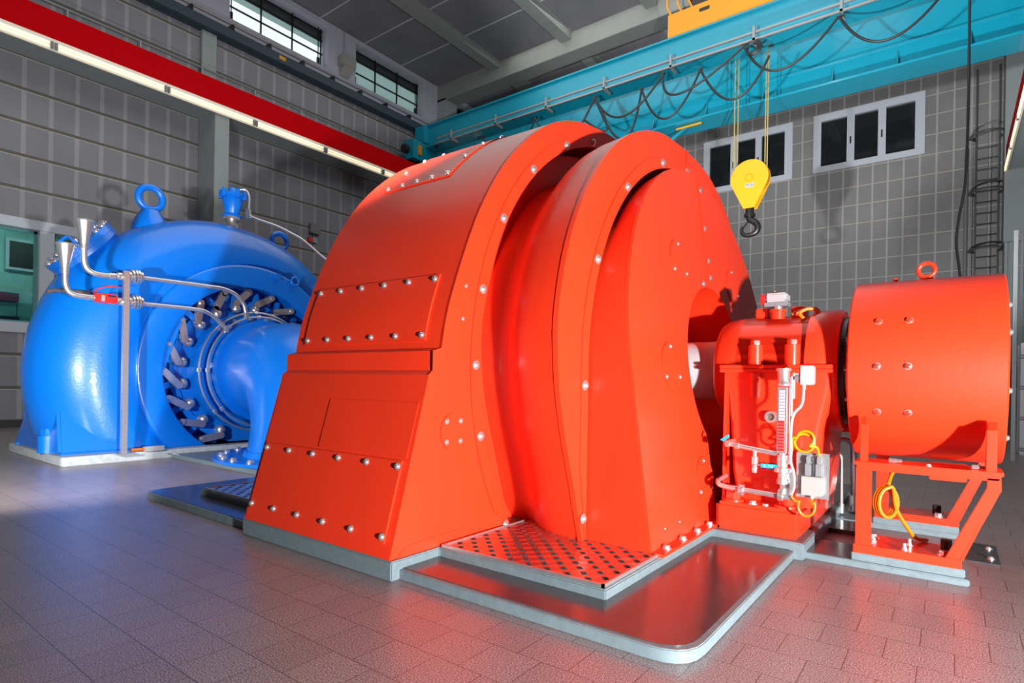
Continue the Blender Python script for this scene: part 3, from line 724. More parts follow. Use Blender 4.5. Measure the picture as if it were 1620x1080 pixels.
MB().box((-1.24,3.93,1.092),(-.56,4.83,1.115)).box((-1.24,3.93,1.118),(-.56,4.83,1.14)).build('split_flange',RED2,B,bevel=.006)
# cap: half cylinder with a wider right section
def halfcyl(x0,x1,r,z0=None,n=28):
    m=MB(); P=[(YC+r*math.cos(PI-PI*k/n),ZS+r*math.sin(PI-PI*k/n)) for k in range(n+1)]
    m.prism([(x0,y,z) for y,z in P],(x1-x0,0,0)); return m
halfcyl(-1.17,-.56,.375).build('cap',RED2,B,ang=30,bevel=.012)
MB().lathe((-1.335,YC,ZS),(0,YC,ZS),[(0,.29),(.02,.335),(.06,.36),(.17,.375),(.60,.375)],56).build('bearing_shell',RED2,B,bevel=0)
MB().lathe((-.735,YC,ZS),(0,YC,ZS),[(0,.40),(.16,.40),(.18,.385)],56).build('cover_ring',RED2,B)
for x in (-1.02,-.80):
    MB().cyl((x,3.975,1.14),(x,3.975,1.27),.045).build('stud_boss',RED2,B,bevel=.004); MB().cyl((x,3.975,.93),(x,3.975,1.09),.045).build('stud_boss',RED2,B)
    MB().cyl((x,3.975,1.27),(x,3.975,1.30),.033,n=6).build('stud_nut',RED2,B,bevel=.003)
    q=MB().prism([(x-.09,3.965,1.10),(x-.06,3.965,1.10),(x-.06,3.965,.35),(x-.10,3.965,.35)],(0,.02,0))
# ribs
MB().prism([(-1.18,3.93,1.09),(-1.18,3.91,.60),(-1.18,3.91,.27),(-1.18,4.2,.27),(-1.18,4.2,1.09)],(-.02,0,0)).build('rib',RED2,B)
MB().prism([(-.86,3.955,1.09),(-.86,3.92,.55),(-.86,3.90,.27),(-.86,4.1,.27),(-.86,4.1,1.09)],(.03,0,0)).build('rib',RED2,B)
BIGH=MB().lathe((0,0,0),(0,0,1),[(0,.070),(.014,.070)],24).lathe((0,0,.014),(0,0,1),[(0,.048),(.08,.048)],6,a0=.3).mesh('anchor_bolt'); BIGH.materials.append(RED2)
for x in (-1.105,-.79): put(BIGH,'anchor_bolt',(x,3.83,.27),(0,0,1),B)
put(HEX,'bolt',(-.975,3.79,.27),(0,0,1),B,scale=1.1); MB().cyl((-.90,3.79,.27),(-.90,3.79,.282),.018).build('plug',CHROME,B)
# oil sight hole
m=MB().lathe((-.905,3.945,.811),(-.905,3.80,.811),[(0,.036),(.05,.036),(.05,.022),(.03,.022)],20,cap=False); m.build('sight_glass',STEEL,B)
MB().lathe((-.905,3.92,.811),(-.905,3.80,.811),[(0,.023),(.012,.023)],16).build('sight_lens',BRONZE,B)
# top eyes / vents and sensor
for x in (-1.06,-.83): MB().box((x-.045,YC-.10,ZS+.36),(x+.045,YC+.02,ZS+.43)).build('lug',RED2,B,bevel=.008)
MB().cyl((-.95,4.25,ZS+.345),(-.95,4.25,ZS+.40),.045).cyl((-.95,4.25,ZS+.39),(-.95,4.25,ZS+.41),.055).build('sensor_socket',RED2,B,bevel=.004)
t=thing('oil_sensor',(-.95,4.25,1.50),'small white and grey sensor box on top of the bearing','sensor')
MB().cyl((-.95,4.25,1.49),(-.95,4.25,1.555),.028).build('stem',CHROME,t); MB().box((-1.03,4.19,1.545),(-.88,4.31,1.575)).build('base',GREYM,t,bevel=.006); MB().box((-1.02,4.185,1.575),(-.885,4.315,1.635)).build('cover',WHITE,t,bevel=.012); MB().box((-1.05,4.19,1.56),(-1.02,4.31,1.63)).build('side_plate',REDP,t,bevel=.004); MB().cyl((-.975,4.25,1.635),(-.975,4.25,1.655),.014).build('button',BRONZE,t)
t_=[at(1253,497,y=4.25),at(1270,491,y=4.27),at(1290,488,y=4.3),at(1298,500,y=4.3),at(1290,506,y=4.27),at(1275,505,y=4.22),at(1265,495,y=4.2),at(1280,488,y=4.22),at(1295,494,y=4.25),at(1294,508,y=4.25),at(1292,520,y=4.28)]
o=MB().tube(smooth_path(t_,5),.011,8).build('sensor_cable',CABO); tag(o,'orange cable looping from the sensor on top of the bearing','cable')
# flange and cone right of the bearing (part of the exciter coupling)
K=thing('shaft_coupling',(-.5,YC,ZS),'dark steel coupling cone between the bearing and the orange drum','coupling')
MB().lathe((-.555,YC,ZS),(0,YC,ZS),[(0,.35),(.03,.35)],40).build('flange',DARKM,K); MB().lathe((-.525,YC,ZS),(0,YC,ZS),[(0,.27),(.01,.27),(.10,.21)],40).build('cone',STEEL,K)
for k in range(10):
    a=2*PI*k/10; put(HEX,'bolt',(-.525,YC+.31*math.cos(a),ZS+.31*math.sin(a)),(1,0,0),K,scale=.8)
# ---- level gauge on the front of the pedestal
YG=3.70
L=thing('level_gauge',(-.79,YG,.6),'upright silver liquid level gauge with red and white flags','gauge')
MB().lathe((-.79,YG,1.005),(-.79,YG,1.2),[(0,.036),(.015,.042),(.03,.034),(.085,.034),(.09,.042),(.105,.042)],24).build('top_cap',STEEL,L)
MB().box((-.818,YG-.03,.61),(-.762,YG+.0,1.0)).build('scale_rail',STEEL,L,bevel=.003)
for k in range(20):
    z=.625+k*.018; 
    MB().box((-.807,YG-.034,z),(-.775,YG-.029,z+.0145)).build('flag',REDP if z<.80 else WHITE,L)
MB().cyl((-.745,YG-.01,.55),(-.745,YG-.01,1.06),.011,n=10).cyl((-.79,YG+.01,.44),(-.79,YG+.01,1.0),.019,n=14).build('column',CHROME,L)
MB().lathe((-.79,YG,.43),(-.79,YG,1),[(0,.03),(.02,.03),(.03,.024),(.06,.024),(.07,.045),(.095,.045),(.10,.03),(.17,.028)],22).build('lower_fitting',STEEL,L)
MB().cyl((-.745,YG-.0,1.055),(-.70,YG,1.055),.013,n=10).cyl((-.725,YG,1.055),(-.705,YG,1.055),.028,n=14).build('bracket',STEEL,L)
MB().box((-.70,YG-.03,1.015),(-.628,YG+.05,1.125)).build('switch_box',WHITE,L,bevel=.006)
MB().cyl((-.680,YG,.99),(-.680,YG,1.02),.010,n=8).tube(smooth_path([(-.68,YG,.99),(-.69,YG,.90),(-.735,YG-.02,.82),(-.742,YG-.03,.60),(-.72,YG-.03,.50),(-.72,YG-.02,.42),(-.735,YG-.01,.375)],4),.008,7).build('white_lead',WHITE,L)
MB().prism([at(1233,757,y=YG+.02),at(1255,740,y=YG+.02),at(1259,765,y=YG+.02),at(1252,787,y=YG+.02),at(1235,783,y=YG+.02)],(0,.01,0)).build('mounting_plate',STEEL,L)
# oil pipes
P_=thing('oil_pipe',(-.95,YG,.6),'silver upper oil pipe with blue handled valve on the bearing front','pipe')
MB().tube(fillet([(-1.13,3.90,.645),(-1.13,YG,.645),(-.82,YG,.603)],.04),.0145,10).build('tube',CHROME,P_)
for x,z in ((-1.105,.642),(-1.05,.634)): MB().cyl((x-.012,YG,z),(x+.012,YG,z),.022,n=6).build('fitting',CHROME,P_)
MB().lathe((-.945,YG,.62),(-.945,YG,0),[(0,.013),(.04,.013),(.045,.02),(.09,.02),(.095,.014),(.115,.018),(.14,.014)],14).build('valve_body',CHROME,P_)
hd=MB().box((-.908,YG-.02,.512),(-.812,YG-.012,.545)).build('valve_handle',CYAN,P_,bevel=.006)
text('lettering','B: HK',.026,WHITE,Vector((-.860,YG-.0215,.5285)),Matrix.Rotation(PI/2,3,'X'),hd)
MB().bar((-.945,YG-.018,.53),(-.905,YG-.018,.53),.008).build('valve_stem',CHROME,P_)
MB().prism([(-1.15,YG-.01,.665),(-1.10,YG-.01,.70),(-1.095,YG-.01,.685),(-1.13,YG-.01,.655)],(0,.01,0)).build('small_lever',CYAN,P_)
P2=thing('oil_pipe',(-.95,YG,.35),'silver lower oil pipe bending across the bearing foot','pipe')
MB().tube(fillet([(-1.17,3.88,.415),(-1.175,YG+.02,.40),(-1.15,YG,.375),(-.73,YG,.352)],.05),.0155,10).build('tube',CHROME,P2)
for x in (-1.02,-.795): MB().cyl((x-.012,YG,.365),(x+.012,YG,.364),.036,n=16).build('clamp_ring',CHROME,P2)
# junction box with two grey plugs
J=thing('junction_box',(-.63,3.72,.43),'white junction box with two grey plugs on the bearing side','box')
MB().box((-.69,3.69,.38),(-.575,3.74,.488)).build('box',CREAM,J,bevel=.006)
for x in (-.655,-.60):
    MB().box((x-.018,3.70,.49),(x+.018,3.735,.56)).build('plug',GREYM,J,bevel=.005); MB().box((x-.015,3.70,.56),(x+.015,3.735,.605)).build('plug_hood',GREYM,J,bevel=.008)
MB().cyl((-.632,3.715,.36),(-.632,3.715,.38),.011,n=10).build('gland',WHITE,J)
MB().box((-.72,3.74,.36),(-.55,3.76,.62)).build('back_plate',STEEL,J)
yy=3.68
def loop(c,rx,rz,a0,a1,n=14,dy=0): return [Vector((c[0]+rx*math.cos(R(a0+(a1-a0)*i/n)),yy+dy*i/n,c[1]+rz*math.sin(R(a0+(a1-a0)*i/n)))) for i in range(n+1)]
c1=[Vector((-.735,yy,.63)),Vector((-.735,yy,.70))]+loop((-.672,.68),.052,.052,150,-190,16,.02)+loop((-.662,.705),.045,.045,170,-60,12,-.02)+[Vector((-.605,yy,.66)),Vector((-.598,3.715,.61))]
o=MB().tube(smooth_path(c1,3),.0075,8).build('sensor_cable',CABY); tag(o,'bright yellow cable coiled above the white junction box','cable')
c2=[Vector((-.735,YG-.02,.365)),Vector((-.71,yy,.34))]+loop((-.655,.315),.042,.055,150,390,16,.02)+[Vector((-.632,3.70,.33)),Vector((-.632,3.715,.362))]
o=MB().tube(smooth_path(c2,3),.0075,8).build('sensor_cable',CABO); tag(o,'orange cable hanging in a loop under the white junction box','cable')
# ================================================================== pipes behind pedestal
t=thing('oil_pipe',(-.6,5.2,0),'thick silver pipe standing behind the bearing beside the orange stand','pipe')
MB().tube(fillet([(-.85,5.2,.60),(-.60,5.2,.60),(-.59,5.2,.06)],.07,6),.022,12).build('tube',CHROME,t); MB().cyl((-.59,5.2,.05),(-.59,5.2,.17),.04).build('coupling_nut',STEEL,t)
t=thing('oil_pipe',(-.68,5.05,0),'thin silver pipe standing behind the bearing, left of the thick one','pipe')
MB().tube(fillet([(-.85,5.05,.50),(-.66,5.05,.50),(-.655,5.05,.06)],.04,5),.013,10).build('tube',CHROME,t); MB().cyl((-.655,5.05,.05),(-.655,5.05,.12),.02).build('coupling_nut',STEEL,t)
t=thing('oil_filter',(-.74,5.0,.3),'blue filter cup hanging behind the bearing','filter')
MB().lathe((-.75,5.1,.50),(-.75,5.1,0),[(0,.03),(.01,.05),(.03,.05),(.04,.045),(.2,.035),(.215,.0)],20).build('bowl',BLUEP,t); MB().cyl((-.75,5.1,.50),(-.75,5.1,.52),.055).build('cap',BLUEP,t)
# ================================================================== EXCITER
E=thing('exciter',(-.12,YC,.08),'orange red exciter drum on an open steel stand at the right','exciter')
DX0,DX1,DR,DZ=-.485,.235,.546,1.125
MB().lathe((DX0,YC,DZ),(1,YC,DZ),[(0,.30),(0,DR-.012),(.008,DR),(DX1-DX0-.008,DR),(DX1-DX0,DR-.012),(DX1-DX0,.30)],96).build('drum',RED,E,ang=25)
for x in (-.335,-.19):
    for a in (28,0,-28):
        t_=R(180-a); n_=Vector((0,math.cos(t_),math.sin(t_))); put(SCREW,'screw',Vector((x,YC,DZ))+n_*DR,n_,E).data=SCREW
        s_=MB().lathe(Vector((x,YC,DZ))+n_*DR,Vector((x,YC,DZ))+n_*(DR+1),[(0,.016),(.012,.014),(.016,.006)],12).build('screw_cap',RED2,E)
for z in (.75,1.0,1.3,1.45): put(SCREW,'screw',(DX1,YC-.50*math.cos(math.asin((z-DZ)/.52)),z),(1,0,0),E)
eye=MB().torus((-.13,YC,DZ+DR+.062),.042,.013,axis=1).lathe((-.13,YC,DZ+DR-.003),(-.13,YC,3),[(0,.04),(.012,.036),(.022,.02)],20); eye.build('lifting_eye',RED2,E)
MB().lathe((-.29,YC,DZ+DR-.003),(-.29,YC,3),[(0,.012),(.02,.014),(.03,.008)],12).build('plug',RED2,E)
# stand
MB().box((-.42,3.775,.545),(.205,3.86,.590)).build('top_rail',RED2,E,bevel=.004)
MB().box((-.43,3.765,.572),(.215,3.98,.592)).build('cradle_plate',RED2,E,bevel=.003)
MB().box((-.42,4.72,.545),(.205,4.80,.590)).build('top_rail',RED2,E,bevel=.004)
MB().box((-.43,4.66,.572),(.215,4.95,.592)).build('cradle_plate',RED2,E,bevel=.003)
MB().box((-.43,3.765,.08),(.055,4.08,.128)).build('foot_plate',RED2,E,bevel=.003)
MB().box((-.43,4.90,.08),(.055,5.20,.128)).build('foot_plate',RED2,E,bevel=.003)
for y0,y1 in ((3.775,3.86),(4.905,4.98)):
    MB().prism([(-.42,y0,.125),(-.345,y0,.125),(-.345,y0,.56),(-.42,y0,.56)],(0,.02,0)).prism([(-.42,y0,.125),(-.40,y0,.125),(-.40,y0,.56),(-.42,y0,.56)],(0,y1-y0,0)).build('post',RED2,E,bevel=.002)
    MB().prism([(-.015,y0,.125),(.058,y0,.125),(.205,y0,.50),(.205,y0,.56),(.15,y0,.56),(.15,y0,.51)],(0,.02,0)).prism([(.045,y0,.125),(.058,y0,.125),(.205,y0,.50),(.19,y0,.50)],(0,y1-y0,0)).build('brace',RED2,E,bevel=.002)
MB().box((-.42,4.905,.545),(.205,4.98,.590)).build('top_rail',RED2,E,bevel=.003)
for x in (-.385,.165):
    MB().prism([(x-.016,3.80,.592),(x-.016,3.80,.80),(x-.016,3.86,.84),(x-.016,4.02,.62),(x-.016,4.02,.592)],(.02 if x<0 else .04,0,0)).build('gusset',RED2,E,bevel=.002)
    MB().box((x-.02,3.785,.592),(x+.02,3.80,.80)).build('gusset_flange',RED2,E,bevel=.002)
MB().box((-.10,4.30,.46),(.08,4.5,.55)).build('terminal_box',RED2,E,bevel=.004)
put(HEX,'bolt',(-.09,3.80,.592),(0,0,1),E,scale=.6)
for x in (-.27,.09): MB().lathe((x,3.83,.605),(x+.06,3.83,.605),[(0,.012),(.035,.012),(.035,.009),(.06,.009)],6).build('adjusting_screw',CHROME,E)
for y in (3.80,):
    for x,yy_ in ((-.375,3.83),(-.355,3.99),(-.02,3.83)): put(HEX,'bolt',(x,yy_,.128),(0,0,1),E,scale=1.25)
for x,yy_ in ((-.375,4.96),(-.06,4.96)): put(HEX,'bolt',(x,yy_,.128),(0,0,1),E,scale=1.25)
for x,yy_ in ((-.01,3.95),(-.38,5.05),(-.07,5.08)): MB().cyl((x,yy_,.128),(x,yy_,.185),.026,n=14).build('rubber_mount',BLACK,E)
for x in (-.175,-.19): put(HEX,'bolt',(x,3.80 if x<-.18 else 3.93,.128),(0,0,1),E,scale=.7); MB().cyl((x,3.80 if x<-.18 else 3.93,.128),(x,3.80 if x<-.18 else 3.93,.165),.009,n=8).build('stud',CHROME,E)
MB().box((-.50,4.6,.62),(-.42,5.2,1.02)).build('rear_panel',RED2,E)
MB().box((-1.02,5.15,.66),(-.42,5.22,1.18)).build('duct_panel',RED2,E)
# concrete-grey feet under the stand
t=thing('foot_plinth',(-.2,3.9,0),'two step grey plinth under the near foot of the orange stand','plinth')
MB().box((-.713,3.755,0),(.088,4.12,.036)).build('lower_step',GREYP,t,bevel=.005); MB().box((-.44,3.772,.036),(.07,4.10,.08)).build('upper_step',GREYP,t,bevel=.005)
MB().box((-.705,3.775,.034),(-.45,4.12,.040)).build('cover_sheet',DGREY,t)
t=thing('foot_plinth',(-.2,5.05,0),'two step grey plinth under the far foot of the orange stand','plinth')
MB().box((-.70,4.90,0),(.065,5.25,.036)).build('lower_step',GREYP,t,bevel=.005); MB().box((-.44,4.905,.036),(.055,5.23,.08)).build('upper_step',GREYP,t,bevel=.005)
t=thing('floor_cover',(.1,4.6,0),'thin dark metal cover sheet on the floor right of the stand','cover plate')
MB().box((-.02,4.33,0),(.24,4.83,.006)).build('sheet',DGREY,t)
for x,y in ((.20,4.45),(.20,4.72)): put(SCREW,'screw',(x,y,.006),(0,0,1),t)
t=thing('floor_cover',(-.6,4.85,0),'dark metal cover sheet on the floor behind the bearing pedestal','cover plate')
MB().box((-.71,4.55,0),(-.44,4.88,.03)).build('sheet',DGREY,t)
# orange cable through the stand
cc=[Vector((-.24,4.10,.56)),Vector((-.27,4.0,.50)),Vector((-.28,3.95,.45))]
ctr=Vector((-.305,3.95,.355))
for i in range(37):
    a=R(70-i*30); cc.append(ctr+Vector((.045*math.cos(a)+.035*(i/36),.05*math.cos(a)*.6-.01*i/12,.085*math.sin(a))))
cc+= [Vector((-.24,3.95,.32)),Vector((-.19,3.98,.22)),Vector((-.15,4.02,.155)),Vector((-.10,4.10,.135))]
o=MB().tube(smooth_path(cc,3),.0105,8).build('power_cable',CABO); tag(o,'orange cable coiled inside the open stand under the drum','cable')

# ================================================================== TURBINE (blue)
T=thing('turbine',(-8.6,YC,.1),'big glossy blue spiral turbine casing on a pale slab','turbine')
XT=-8.62; ZT=1.10
def spiral(th):
    """outer radius by angle (pi = towards camera side, pi/2 top, 0 far side)"""
    K=[(-PI/2,2.15),(-.3,2.05),(PI/4,2.09),(PI/2,2.15),(2.2,2.27),(2.6,2.38),(PI,2.44),(PI*1.2,2.46),(PI*1.5,2.45)]
    for (a,r),(b_,q) in zip(K,K[1:]):
        if a<=th<=b_: return r+(q-r)*(th-a)/(b_-a)
    return 2.3
m=MB(); nT=72; nt_=28
for i in range(nT+1):
    th=-PI/2+2*PI*i/nT; Ro=spiral(th); rt=.64*(Ro-1.15)/1.27; Rc=Ro-rt
    for k in range(nt_):
        a=2*PI*k/nt_; rr_=Rc+rt*math.cos(a); x=XT+rt*1.05*math.sin(a)
        y=YC+rr_*math.cos(th); z=ZT+rr_*math.sin(th)
        m.v.append((x,y,z))
for i in range(nT):
    for k in range(nt_): m.f.append((i*nt_+k,i*nt_+(k+1)%nt_,(i+1)*nt_+(k+1)%nt_,(i+1)*nt_+k))
for i in range(len(m.v)):
    if m.v[i][2]<.1: m.v[i]=(m.v[i][0],m.v[i][1],.1)
m.build('spiral_casing',BLUE,T,ang=60)
# stay ring disc plates and cover rings
MB().lathe((-8.9,YC,ZT),(0,YC,ZT),[(.3,1.2),(0,1.2),(0,1.7),(.72,1.68),(.76,1.62),(.80,1.50),(.80,1.2)],72,cap=False).build('stay_ring',BLUE,T)
rg=MB().lathe((-8.2,YC,ZT),(0,YC,ZT),[(0,1.50),(.22,1.505),(.245,1.49),(.25,1.46),(.25,1.22),(.235,1.19),(-.35,1.18)],96,cap=False); 
for i,v in enumerate(rg.v): 
    if v[2]<.02: rg.v[i]=(v[0],v[1],.02)
rg.build('cover_ring',BLUE,T,ang=50)
MB().lathe((-8.55,YC,ZT),(0,YC,ZT),[(0,1.2),(.20,1.2),(.20,.98),(.34,.96),(.36,.80)],80).build('head_cover',BLUE,T,ang=30)
MB().lathe((-8.3,YC,ZT),(0,YC,ZT),[(0,.80),(.40,.79),(.40,.70),(.48,.69),(.62,.66),(.66,.62)],72).build('throat_ring',BLUE,T,ang=30)
MB().lathe((-8.22,YC,ZT),(0,YC,ZT),[(0,1.02),(.04,1.02),(.04,.93),(0,.93),(0,1.02)],80,cap=False).build('regulating_ring',BLUEM,T,ang=30)
# guide vane links
nl_=20
LINK=MB(); LINK.box((-.10,-.034,0),(.10,.034,.045)); LINK.cyl((-.10,0,0),(-.10,0,.045),.034,n=14); LINK.cyl((.10,0,0),(.10,0,.045),.034,n=14); LINK.cyl((-.10,0,.045),(-.10,0,.065),.022,n=6)
LINK=LINK.mesh('guide_vane_link'); LINK.materials.append(STEEL)
DOME=MB().lathe((0,0,0),(0,0,1),[(0,.062),(.02,.062),(.05,.055),(.075,.03),(.08,.012)],18).mesh('vane_pin_cap'); DOME.materials.append(STEEL)
LEV=MB().prism([(-.05,-.03,0),(.05,-.03,0),(.03,.19,0),(-.03,.19,0)],(0,0,.03)).mesh('vane_lever'); LEV.materials.append(BLUEM)
for k in range(nl_):
    a=2*PI*(k+.35)/nl_
    def pl(me,nm,rad,ang,x,spin,sc=1):
        o=bpy.data.objects.new(nm,me); COL.objects.link(o); o.parent=T
        M_=Matrix.Translation((x,YC+rad*math.cos(ang),ZT+rad*math.sin(ang)))@Matrix(((0,0,1,0),(math.cos(spin),-math.sin(spin),0,0),(math.sin(spin),math.cos(spin),0,0),(0,0,0,1)))@Matrix.Scale(sc,4)
        o.matrix_basis=parent_world(T).inverted()@M_
    if ZT+1.09*math.sin(a)<.13: continue
    pl(LINK,'guide_vane_link',1.05,a,-8.10,a+PI*.72,1.3)
    pl(DOME,'vane_pin_cap',.90,a+.09,-8.14,a,1.1)
    pl(LEV,'vane_lever',.95,a+.06,-8.17,a-PI/2+.25,1.1)
    pl(HEX,'bolt',1.13,a+.13,-8.35,a,1.8)
# lubrication ring tubes
for X,rr_ in ((-7.79,.822),(-7.70,.757)):
    t=thing('ring_pipe',(X,YC,ZT),'steel ring pipe around the blue draft tube, '+('outer larger one' if rr_>.8 else 'inner smaller one'),'pipe')
    MB().torus((X,YC,ZT),rr_,.0145,axis=0,n=72,m=8).build('tube',STEEL,t)
    for a in (95,130,180,222): MB().cyl((X,YC+rr_*math.cos(R(a)+.03),ZT+rr_*math.sin(R(a)+.03)),(X,YC+rr_*math.cos(R(a)-.03),ZT+rr_*math.sin(R(a)-.03)),.028,n=8).build('fitting',CHROME,t)
for a in (60,78,96,114,132): put(HEX,'bolt',(-7.90,YC+.745*math.cos(R(a)),ZT+.745*math.sin(R(a))),(1,0,0),T,scale=1.3)
# draft tube elbow
D=thing('draft_tube',(-6.3,YC,0),'blue draft tube elbow bending down into the floor','pipe')
pts=[Vector((-7.62,YC,ZT))]; rs=[.635]; 
pts+= [Vector((-7.35,YC,ZT))]; rs+=[.635]
for i in range(1,13):
    a=R(90-90*i/12); pts.append(Vector((-7.25+.95*math.cos(a),YC,.15+.95*math.sin(a)))); rs.append(.635+.22*(i/12))
m=MB(); n=48
m.tube(pts,rs,n,cap=False); m.build('elbow',BLUE,D,ang=60)
MB().lathe((-6.30,YC,.05),(-6.30,YC,1),[(0,1.22),(.035,1.22),(.035,.9),(.10,.87)],64).build('floor_flange',BLUE,D)
MB().lathe((-7.62,YC,ZT),(0,YC,ZT),[(-.06,.70),(.03,.70),(.03,.60)],64).build('throat_flange',BLUE,D)
for a in range(0,360,15):
    x=-6.30+1.12*math.cos(R(a)); y=YC+1.12*math.sin(R(a))
    if y<YC+.3: put(HEX,'bolt',(x,y,.085),(0,0,1),D,scale=1.9)
o=MB().prism([(-7.70,3.2,0),(-4.9,3.2,0),(-4.9,5.6,0),(-7.70,5.6,0)],(0,0,.048)).build('floor_plinth',GREYP,bevel=.005); tag(o,'low grey floor patch under the blue draft tube','plinth')
# slab
o=MB().prism(list(map(lambda q:(q[0],q[1],0),rounded([(-9.85,2.09,1),(-7.72,2.09,1),(-7.72,6.7,0),(-9.85,6.7,0)],.06))),(0,0,.10)).build('slab',SLAB,bevel=.008); tag(o,'pale grey raised slab under the blue turbine casing','plinth')
# feet
for sgn in (1,):
    MB().prism([(-9.55,2.16,.1),(-8.75,2.16,.1),(-8.85,2.05,.1)],(0,0,.001))
MB().prism([(-9.72,2.13,.10),(-9.50,2.16,.30),(-9.2,2.10,.85),(-9.2,2.6,.85),(-9.2,2.9,.10)],(.05,0,0)).build('foot_rib',BLUE,T)
ft=MB(); ft.add([(-9.78,2.13,.10),(-7.95,2.13,.10),(-7.9,3.0,.10),(-9.78,3.0,.10),(-9.3,2.16,.62),(-8.15,2.16,.62),(-8.1,2.8,.75),(-9.3,2.8,.75)],[(0,1,5,4),(1,2,6,5),(2,3,7,6),(3,0,4,7),(4,5,6,7),(0,3,2,1)]); ft.build('foot',BLUE,T,bevel=.03)
MB().cyl((-8.36,2.13,.10),(-8.36,2.13,.30),.095,n=24).build('anchor_sleeve',BLUE,T); MB().cyl((-8.36,2.13,.30),(-8.36,2.13,.38),.07,n=6).build('anchor_nut',BLUE,T,bevel=.004)
# end shoulder (flat vertical flange between volute and cover ring)
MB().prism([(-8.02,2.9,.10),(-8.02,2.62,.10),(-8.02,2.72,.9),(-8.02,2.85,1.6),(-8.02,3.2,2.2),(-8.02,3.6,2.2)],(-.05,0,0)).build('shoulder_plate',BLUE,T)
# manhole cover (tilted) with bolts
mc=Vector((-8.72,YC+2.30*math.cos(R(141)),ZT+2.30*math.sin(R(141)))); nn=Vector((0,math.cos(R(139)),math.sin(R(139))))
MH=MB().lathe(mc-nn*.35,mc+nn,[(0,.34),(.30,.36),(.36,.44),(.42,.44),(.425,.445),(.50,.445),(.505,.43)],40).build('manhole_cover',BLUE,T)
ax1=Vector((1,0,0)); ax2=nn.cross(ax1)
for k in range(16):
    a=2*PI*k/16; p=mc+nn*.155+ax1*(.40*math.cos(a))+ax2*(.40*math.sin(a)); put(HEX,'bolt',p,nn,MH,scale=1.7)
MB().tube(fillet([mc+nn*.15-ax2*.18,mc+nn*.27-ax2*.18,mc+nn*.27+ax2*.0,mc+nn*.15+ax2*.0],.05),.02,8).build('handle',BLUE,MH)
# lifting eyes
def eye(p,rad=.15,r=.045):
    m=MB(); m.torus((p[0],p[1],p[2]),rad,r,axis=0,n=36,m=12)
    m.lathe((p[0],p[1],p[2]-rad-.36),(p[0],p[1],p[2]),[(0,.24),(.12,.22),(.24,.17),(.34,.11)],24)
    m.build('lifting_eye',BLUE,T)
eye((-8.7,3.30,3.42)); eye((-8.7,5.20,3.22),.13,.04); 
# small tab details on the cover ring
MB().cyl((-7.94,4.72,2.50),(-7.90,4.72,2.50),.05).build('boss',BLUE,T); MB().torus((-7.92,5.0,2.47),.06,.018,axis=0).build('lug',BLUE,T)
# air valve on top
A=thing('air_valve',(-8.62,YC,3.25),'blue ribbed air valve on a chrome flange on top of the casing','valve')
MB().cyl((-8.62,YC,3.22),(-8.62,YC,3.30),.10).cyl((-8.62,YC,3.36),(-8.62,YC,3.40),.12).build('flange',CHROME,A)
MB().cyl((-8.62,YC,3.28),(-8.62,YC,3.40),.06).build('neck',STEEL,A)
MB().lathe((-8.62,YC,3.40),(-8.62,YC,4),[(0,.12),(.02,.15),(.05,.10),(.10,.11),(.22,.14),(.28,.13),(.31,.17),(.35,.17),(.38,.08),(.44,.05)],20).build('body',BLUEM,A)
for k in range(6): MB().cyl((-8.62+.16*math.cos(k),YC+.16*math.sin(k),3.68),(-8.62+.16*math.cos(k),YC+.16*math.sin(k),3.80),.03,n=8).build('bolt',BLUEM,A)
o=thing('vent_pipe',(-8.4,4.6,3.5),'thin silver pipe arching from the air valve down towards the generator','pipe')
MB().tube(fillet([at(366,304,x=-8.6),at(388,298,x=-8.5),at(395,310,x=-8.45),at(393,340,x=-8.4),at(402,345,x=-8.3),at(440,358,x=-8.1),at(478,378,x=-7.9),at(512,408,x=-7.8),Vector((-7.3,6.4,2.2)),Vector((-7.3,6.4,.05))],.08),.017,8).build('tube',STEEL,o)
MB().cyl(at(393,332,x=-8.41),at(394,346,x=-8.39),.04,n=10).build('fitting',CHROME,o)
# funnels, stand pipe and feed pipes
XF=-7.70
for nm,pp,lab in (('upper',[(133,388),(133,412),(136,424),(146,432),(165,436),(200,437)],'upper silver funnel with curved pipe beside the blue casing'),('lower',[(103,425),(103,448),(107,460),(117,467),(150,471),(200,476)],'lower silver funnel with curved pipe beside the red valve box')):
    t=thing('funnel',at(*pp[0],x=XF),lab,'funnel')
    top=at(pp[0][0],pp[0][1]-39,x=XF); a=at(*pp[0],x=XF); top.y=a.y
    MB().lathe(top,a,[(0,.098),(0,.092),(.012,.088),((a-top).length,.036)],28,cap=False).lathe(top,a,[(-.004,.102),(.010,.102),(.010,.092)],28,cap=False).build('cone',CHROME,t)
    MB().tube(fillet([at(u,v,x=XF) for u,v in pp],.05,3),.031,12).build('bend_pipe',STEEL,t)
    MB().cyl(a+Vector((0,0,.02)),a-Vector((0,0,.05)),.038).build('collar',STEEL,t)
    ux=[(185,437,477)]
    v_=437 if nm=='upper' else 477
    for (u0,u1,rr_) in ((172,182,.036),(186,192,.045),(203,207,.062),(208,211,.085),(213,216,.085),(217,220,.085),(222,225,.06)):
        MB().cyl(at(u0,v_+(u0-190)*.03,x=XF),at(u1,v_+(u1-190)*.03,x=XF),rr_,n=16).build('flange_ring',CHROME,t)
